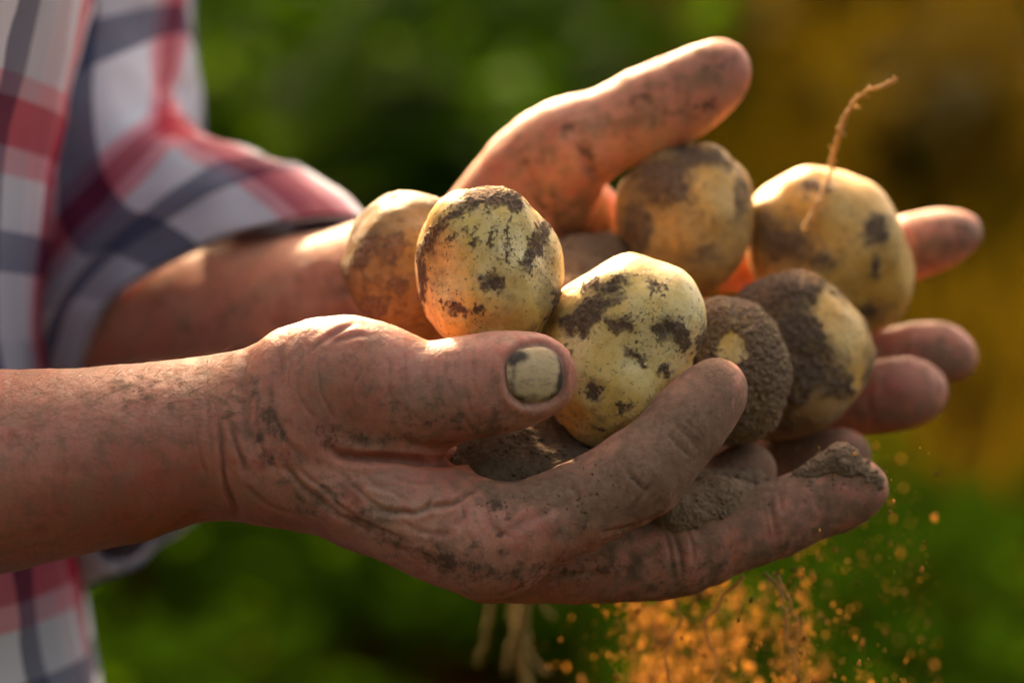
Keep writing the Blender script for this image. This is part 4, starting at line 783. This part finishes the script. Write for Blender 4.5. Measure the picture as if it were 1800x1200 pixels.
def make_plant(seed):
    r = np.random.default_rng(seed); lv, st = Bag(), Bag()
    for s in range(9):
        az = r.uniform(0, 6.28); lean = r.uniform(.1, .55); H = r.uniform(.32, .55); d = np.array([math.cos(az) * math.sin(lean), math.sin(az) * math.sin(lean), math.cos(lean)]); q = np.linspace(0, 1, 6)
        path = np.outer(q * H, d) + np.outer(q ** 2, [math.cos(az) * .06, math.sin(az) * .06, -.05]); st.add(*tube(path, np.linspace(.007, .003, 6), 6))
        for k in range(7):
            f = .25 + .75 * k / 6; base = path[0] + (path[-1] - path[0]) * f + [0, 0, 0]; a = r.uniform(0, 6.28); up = r.uniform(-.75, .15); LL = r.uniform(.12, .2); Rm = rotz(a) @ roty(up)
            rach = np.stack([np.linspace(0, LL, 4), np.zeros(4), -.04 * np.linspace(0, 1, 4) ** 2], 1) @ Rm.T + base; st.add(*tube(rach, np.full(4, .0018), 4))
            for i, (fx, sd) in enumerate([(1, 0), (.75, 1), (.75, -1), (.5, 1), (.5, -1), (.28, 1), (.28, -1)]):
                V, Q = leaflet(r.uniform(.045, .075) * (1.2 if sd == 0 else 1 - .25 * (1 - fx)), r.uniform(.03, .045)); V = V @ rotz(sd * 1.15 + r.normal() * .2).T @ roty(r.normal() * .25).T
                V = V + [LL * fx, 0, -.03 * fx * fx]; lv.add(V @ Rm.T + base, Q)
    return lv.get(), st.get()
PROTO = []
for k in range(5):
    (lv, lq), (sv, sq_) = make_plant(200 + k); a = raw_mesh('foliage', lv, lq); a.materials.append(LEAF); b_ = raw_mesh('stem', sv, sq_); b_.materials.append(STEM); PROTO.append((a, b_)); a2 = a.copy(); a2.materials.clear(); a2.materials.append(BRIGHT); PROTO.append((a2, b_))
def plant(x, y, s, k):
    e = bpy.data.objects.new('potato_plant', None); COL.objects.link(e); e.location = (x, y, 0); e.rotation_euler.z = rng.uniform(0, 6.28); e.scale = (s, s, s)
    tag(e, 'leafy green potato plant growing in the blurred field behind the hands', 'plant', 'potato plants in the field behind')
    for nm, me in zip(('foliage', 'stem'), PROTO[k]): o = bpy.data.objects.new(nm, me); COL.objects.link(o); o.parent = e
for row, x0 in enumerate((-2.1, -1.7, -1.3, -.9, -.5, -.1, .3, .75, 1.3)):
    for k in range(13):
        y = 4.0 + k * .52 + rng.normal() * .08; x = x0 + rng.normal() * .07 + .02 * y
        if x > .24 * (y + .72) + .35 or x < -.24 * (y + .72) - .4: continue
        if x > .10 + .02 * y: continue        # bare strip of dug soil on the right
        plant(x, y, rng.uniform(.95, 1.3), 2 * rng.integers(5) + int(rng.random() < .2))
DEAD = mat_leaf('withered_leaf', (.050, .032, .002), (.080, .050, .0015)); DM = []
for k in range(2): m_ = PROTO[2 * k][0].copy(); m_.materials.clear(); m_.materials.append(DEAD); DM.append(m_)
for k, (x, y) in enumerate([(.55, 6.2), (1.05, 5.6), (.95, 7.4), (1.5, 7.0), (.45, 8.3), (1.25, 8.9), (1.7, 8.2), (.8, 5.0), (1.9, 9.4), (.7, 9.8)]):
    e = bpy.data.objects.new('withered_plant', None); COL.objects.link(e); e.location = (x, y, 0); e.rotation_euler.z = k * 1.3; e.scale = (1, 1, .75)
    tag(e, 'withered brown potato plant blurred on the dug strip at the right', 'plant', 'withered plants on the dug strip'); o = bpy.data.objects.new('foliage', DM[k % 2]); COL.objects.link(o); o.parent = e; o = bpy.data.objects.new('stem', PROTO[2 * (k % 2)][1]); COL.objects.link(o); o.parent = e
bag = Bag()                                                            # low weeds between the camera and the first row
WX = np.stack([rng.uniform(-1.2, 1.3, 12000), rng.uniform(1.3, 4.2, 12000), np.zeros(12000)], 1); WN = fbm(WX, 2.2, 3, 2)
for (x, y, _), f in zip(WX, WN):
    if f < -.45 or (x > .15 and y > 2.9 + .25 * f): continue
    V, Q = leaflet(rng.uniform(.04, .09), rng.uniform(.025, .05)); bag.add(V @ roty(rng.uniform(-.9, .1)).T @ rotz(rng.uniform(0, 6.28)).T + [x, y, .01 + .20 * rng.random() ** 1.5 * (1 + f)], Q)
V, Q = bag.get(); tag(obj('weeds', V, Q, BRIGHT), 'low green weeds covering the ground in front of the potato rows', 'weeds', kind='stuff')
bag = Bag()
for k in range(7000):
    x, y = rng.uniform(.15, 2.9), rng.uniform(3.0, 11); a = rng.uniform(0, 6.28); L = rng.uniform(.1, .3); ln = rng.uniform(.2, 1.2); q = np.linspace(0, 1, 4)
    path = np.stack([x + math.cos(a) * L * ln * q, y + math.sin(a) * L * ln * q, L * (q - .35 * ln * q * q)], 1); sd = np.array([-math.sin(a), math.cos(a), 0]) * .005
    V = np.concatenate([np.stack([p - sd * (1 - f), p + sd * (1 - f)]) for p, f in zip(path, q)]); bag.add(V, grid_quads(4, 2, False))
V, Q = bag.get(); tag(obj('dry_grass', V, Q, STRAW), 'dry golden grass stubble on the dug strip at the right', 'grass', kind='stuff')

# ------------------------------------------------------------------ unseen hedge added behind the photographer to shade the low sky
BARK = mat_plain('bark', (.10, .07, .05), .9, 40); SHADE_LEAF = mat_leaf('shade_shrub_leaf', (.03, .055, .012), (.06, .10, .01), .25)
r = np.random.default_rng(5); lv, st = Bag(), Bag()
st.add(*tube(np.array([[0, 0, 0], [.03, .02, .8], [-.02, .05, 1.7], [.03, 0, 2.8]]), [.09, .075, .055, .02], 8))
for k in range(9): a = r.uniform(0, 6.28); z = r.uniform(.6, 2.4); st.add(*tube(np.array([[0, 0, z], [.35 * math.cos(a), .35 * math.sin(a), z + .3], [.75 * math.cos(a), .7 * math.sin(a), z + .55]]), [.03, .02, .008], 6))
for k in range(3200):
    d = r.normal(size=3); d /= np.linalg.norm(d); rr = r.random() ** .4; P = np.array([d[0] * .95, d[1] * .75, 1.75 + d[2] * 1.65]) * [rr, rr, 1] + [0, 0, (rr - 1) * d[2] * .9]; P[2] = max(P[2], .1)
    V, Q = leaflet(r.uniform(.07, .12), r.uniform(.05, .08)); lv.add(V @ rotz(r.uniform(0, 6.28)).T @ roty(r.uniform(-1.4, 1.4)).T + P, Q)
cm = raw_mesh('crown', *lv.get()); cm.materials.append(SHADE_LEAF); tm = raw_mesh('trunk', *st.get()); tm.materials.append(BARK)
for k in range(9):
    e = bpy.data.objects.new('shade_shrub', None); COL.objects.link(e); e.location = (-6.4 + 1.6 * k + rng.normal() * .1, -3.6 + rng.normal() * .15, 0); e.rotation_euler.z = rng.uniform(0, 6.28); e.scale = (1.2, 1.2, rng.uniform(1.25, 1.4))
    tag(e, 'unseen leafy shrub added behind the camera to shade the low sky', 'shrub', 'added shrubs shading the low sky')
    for nm, me in (('crown', cm), ('trunk', tm)): o = bpy.data.objects.new(nm, me); COL.objects.link(o); o.parent = e
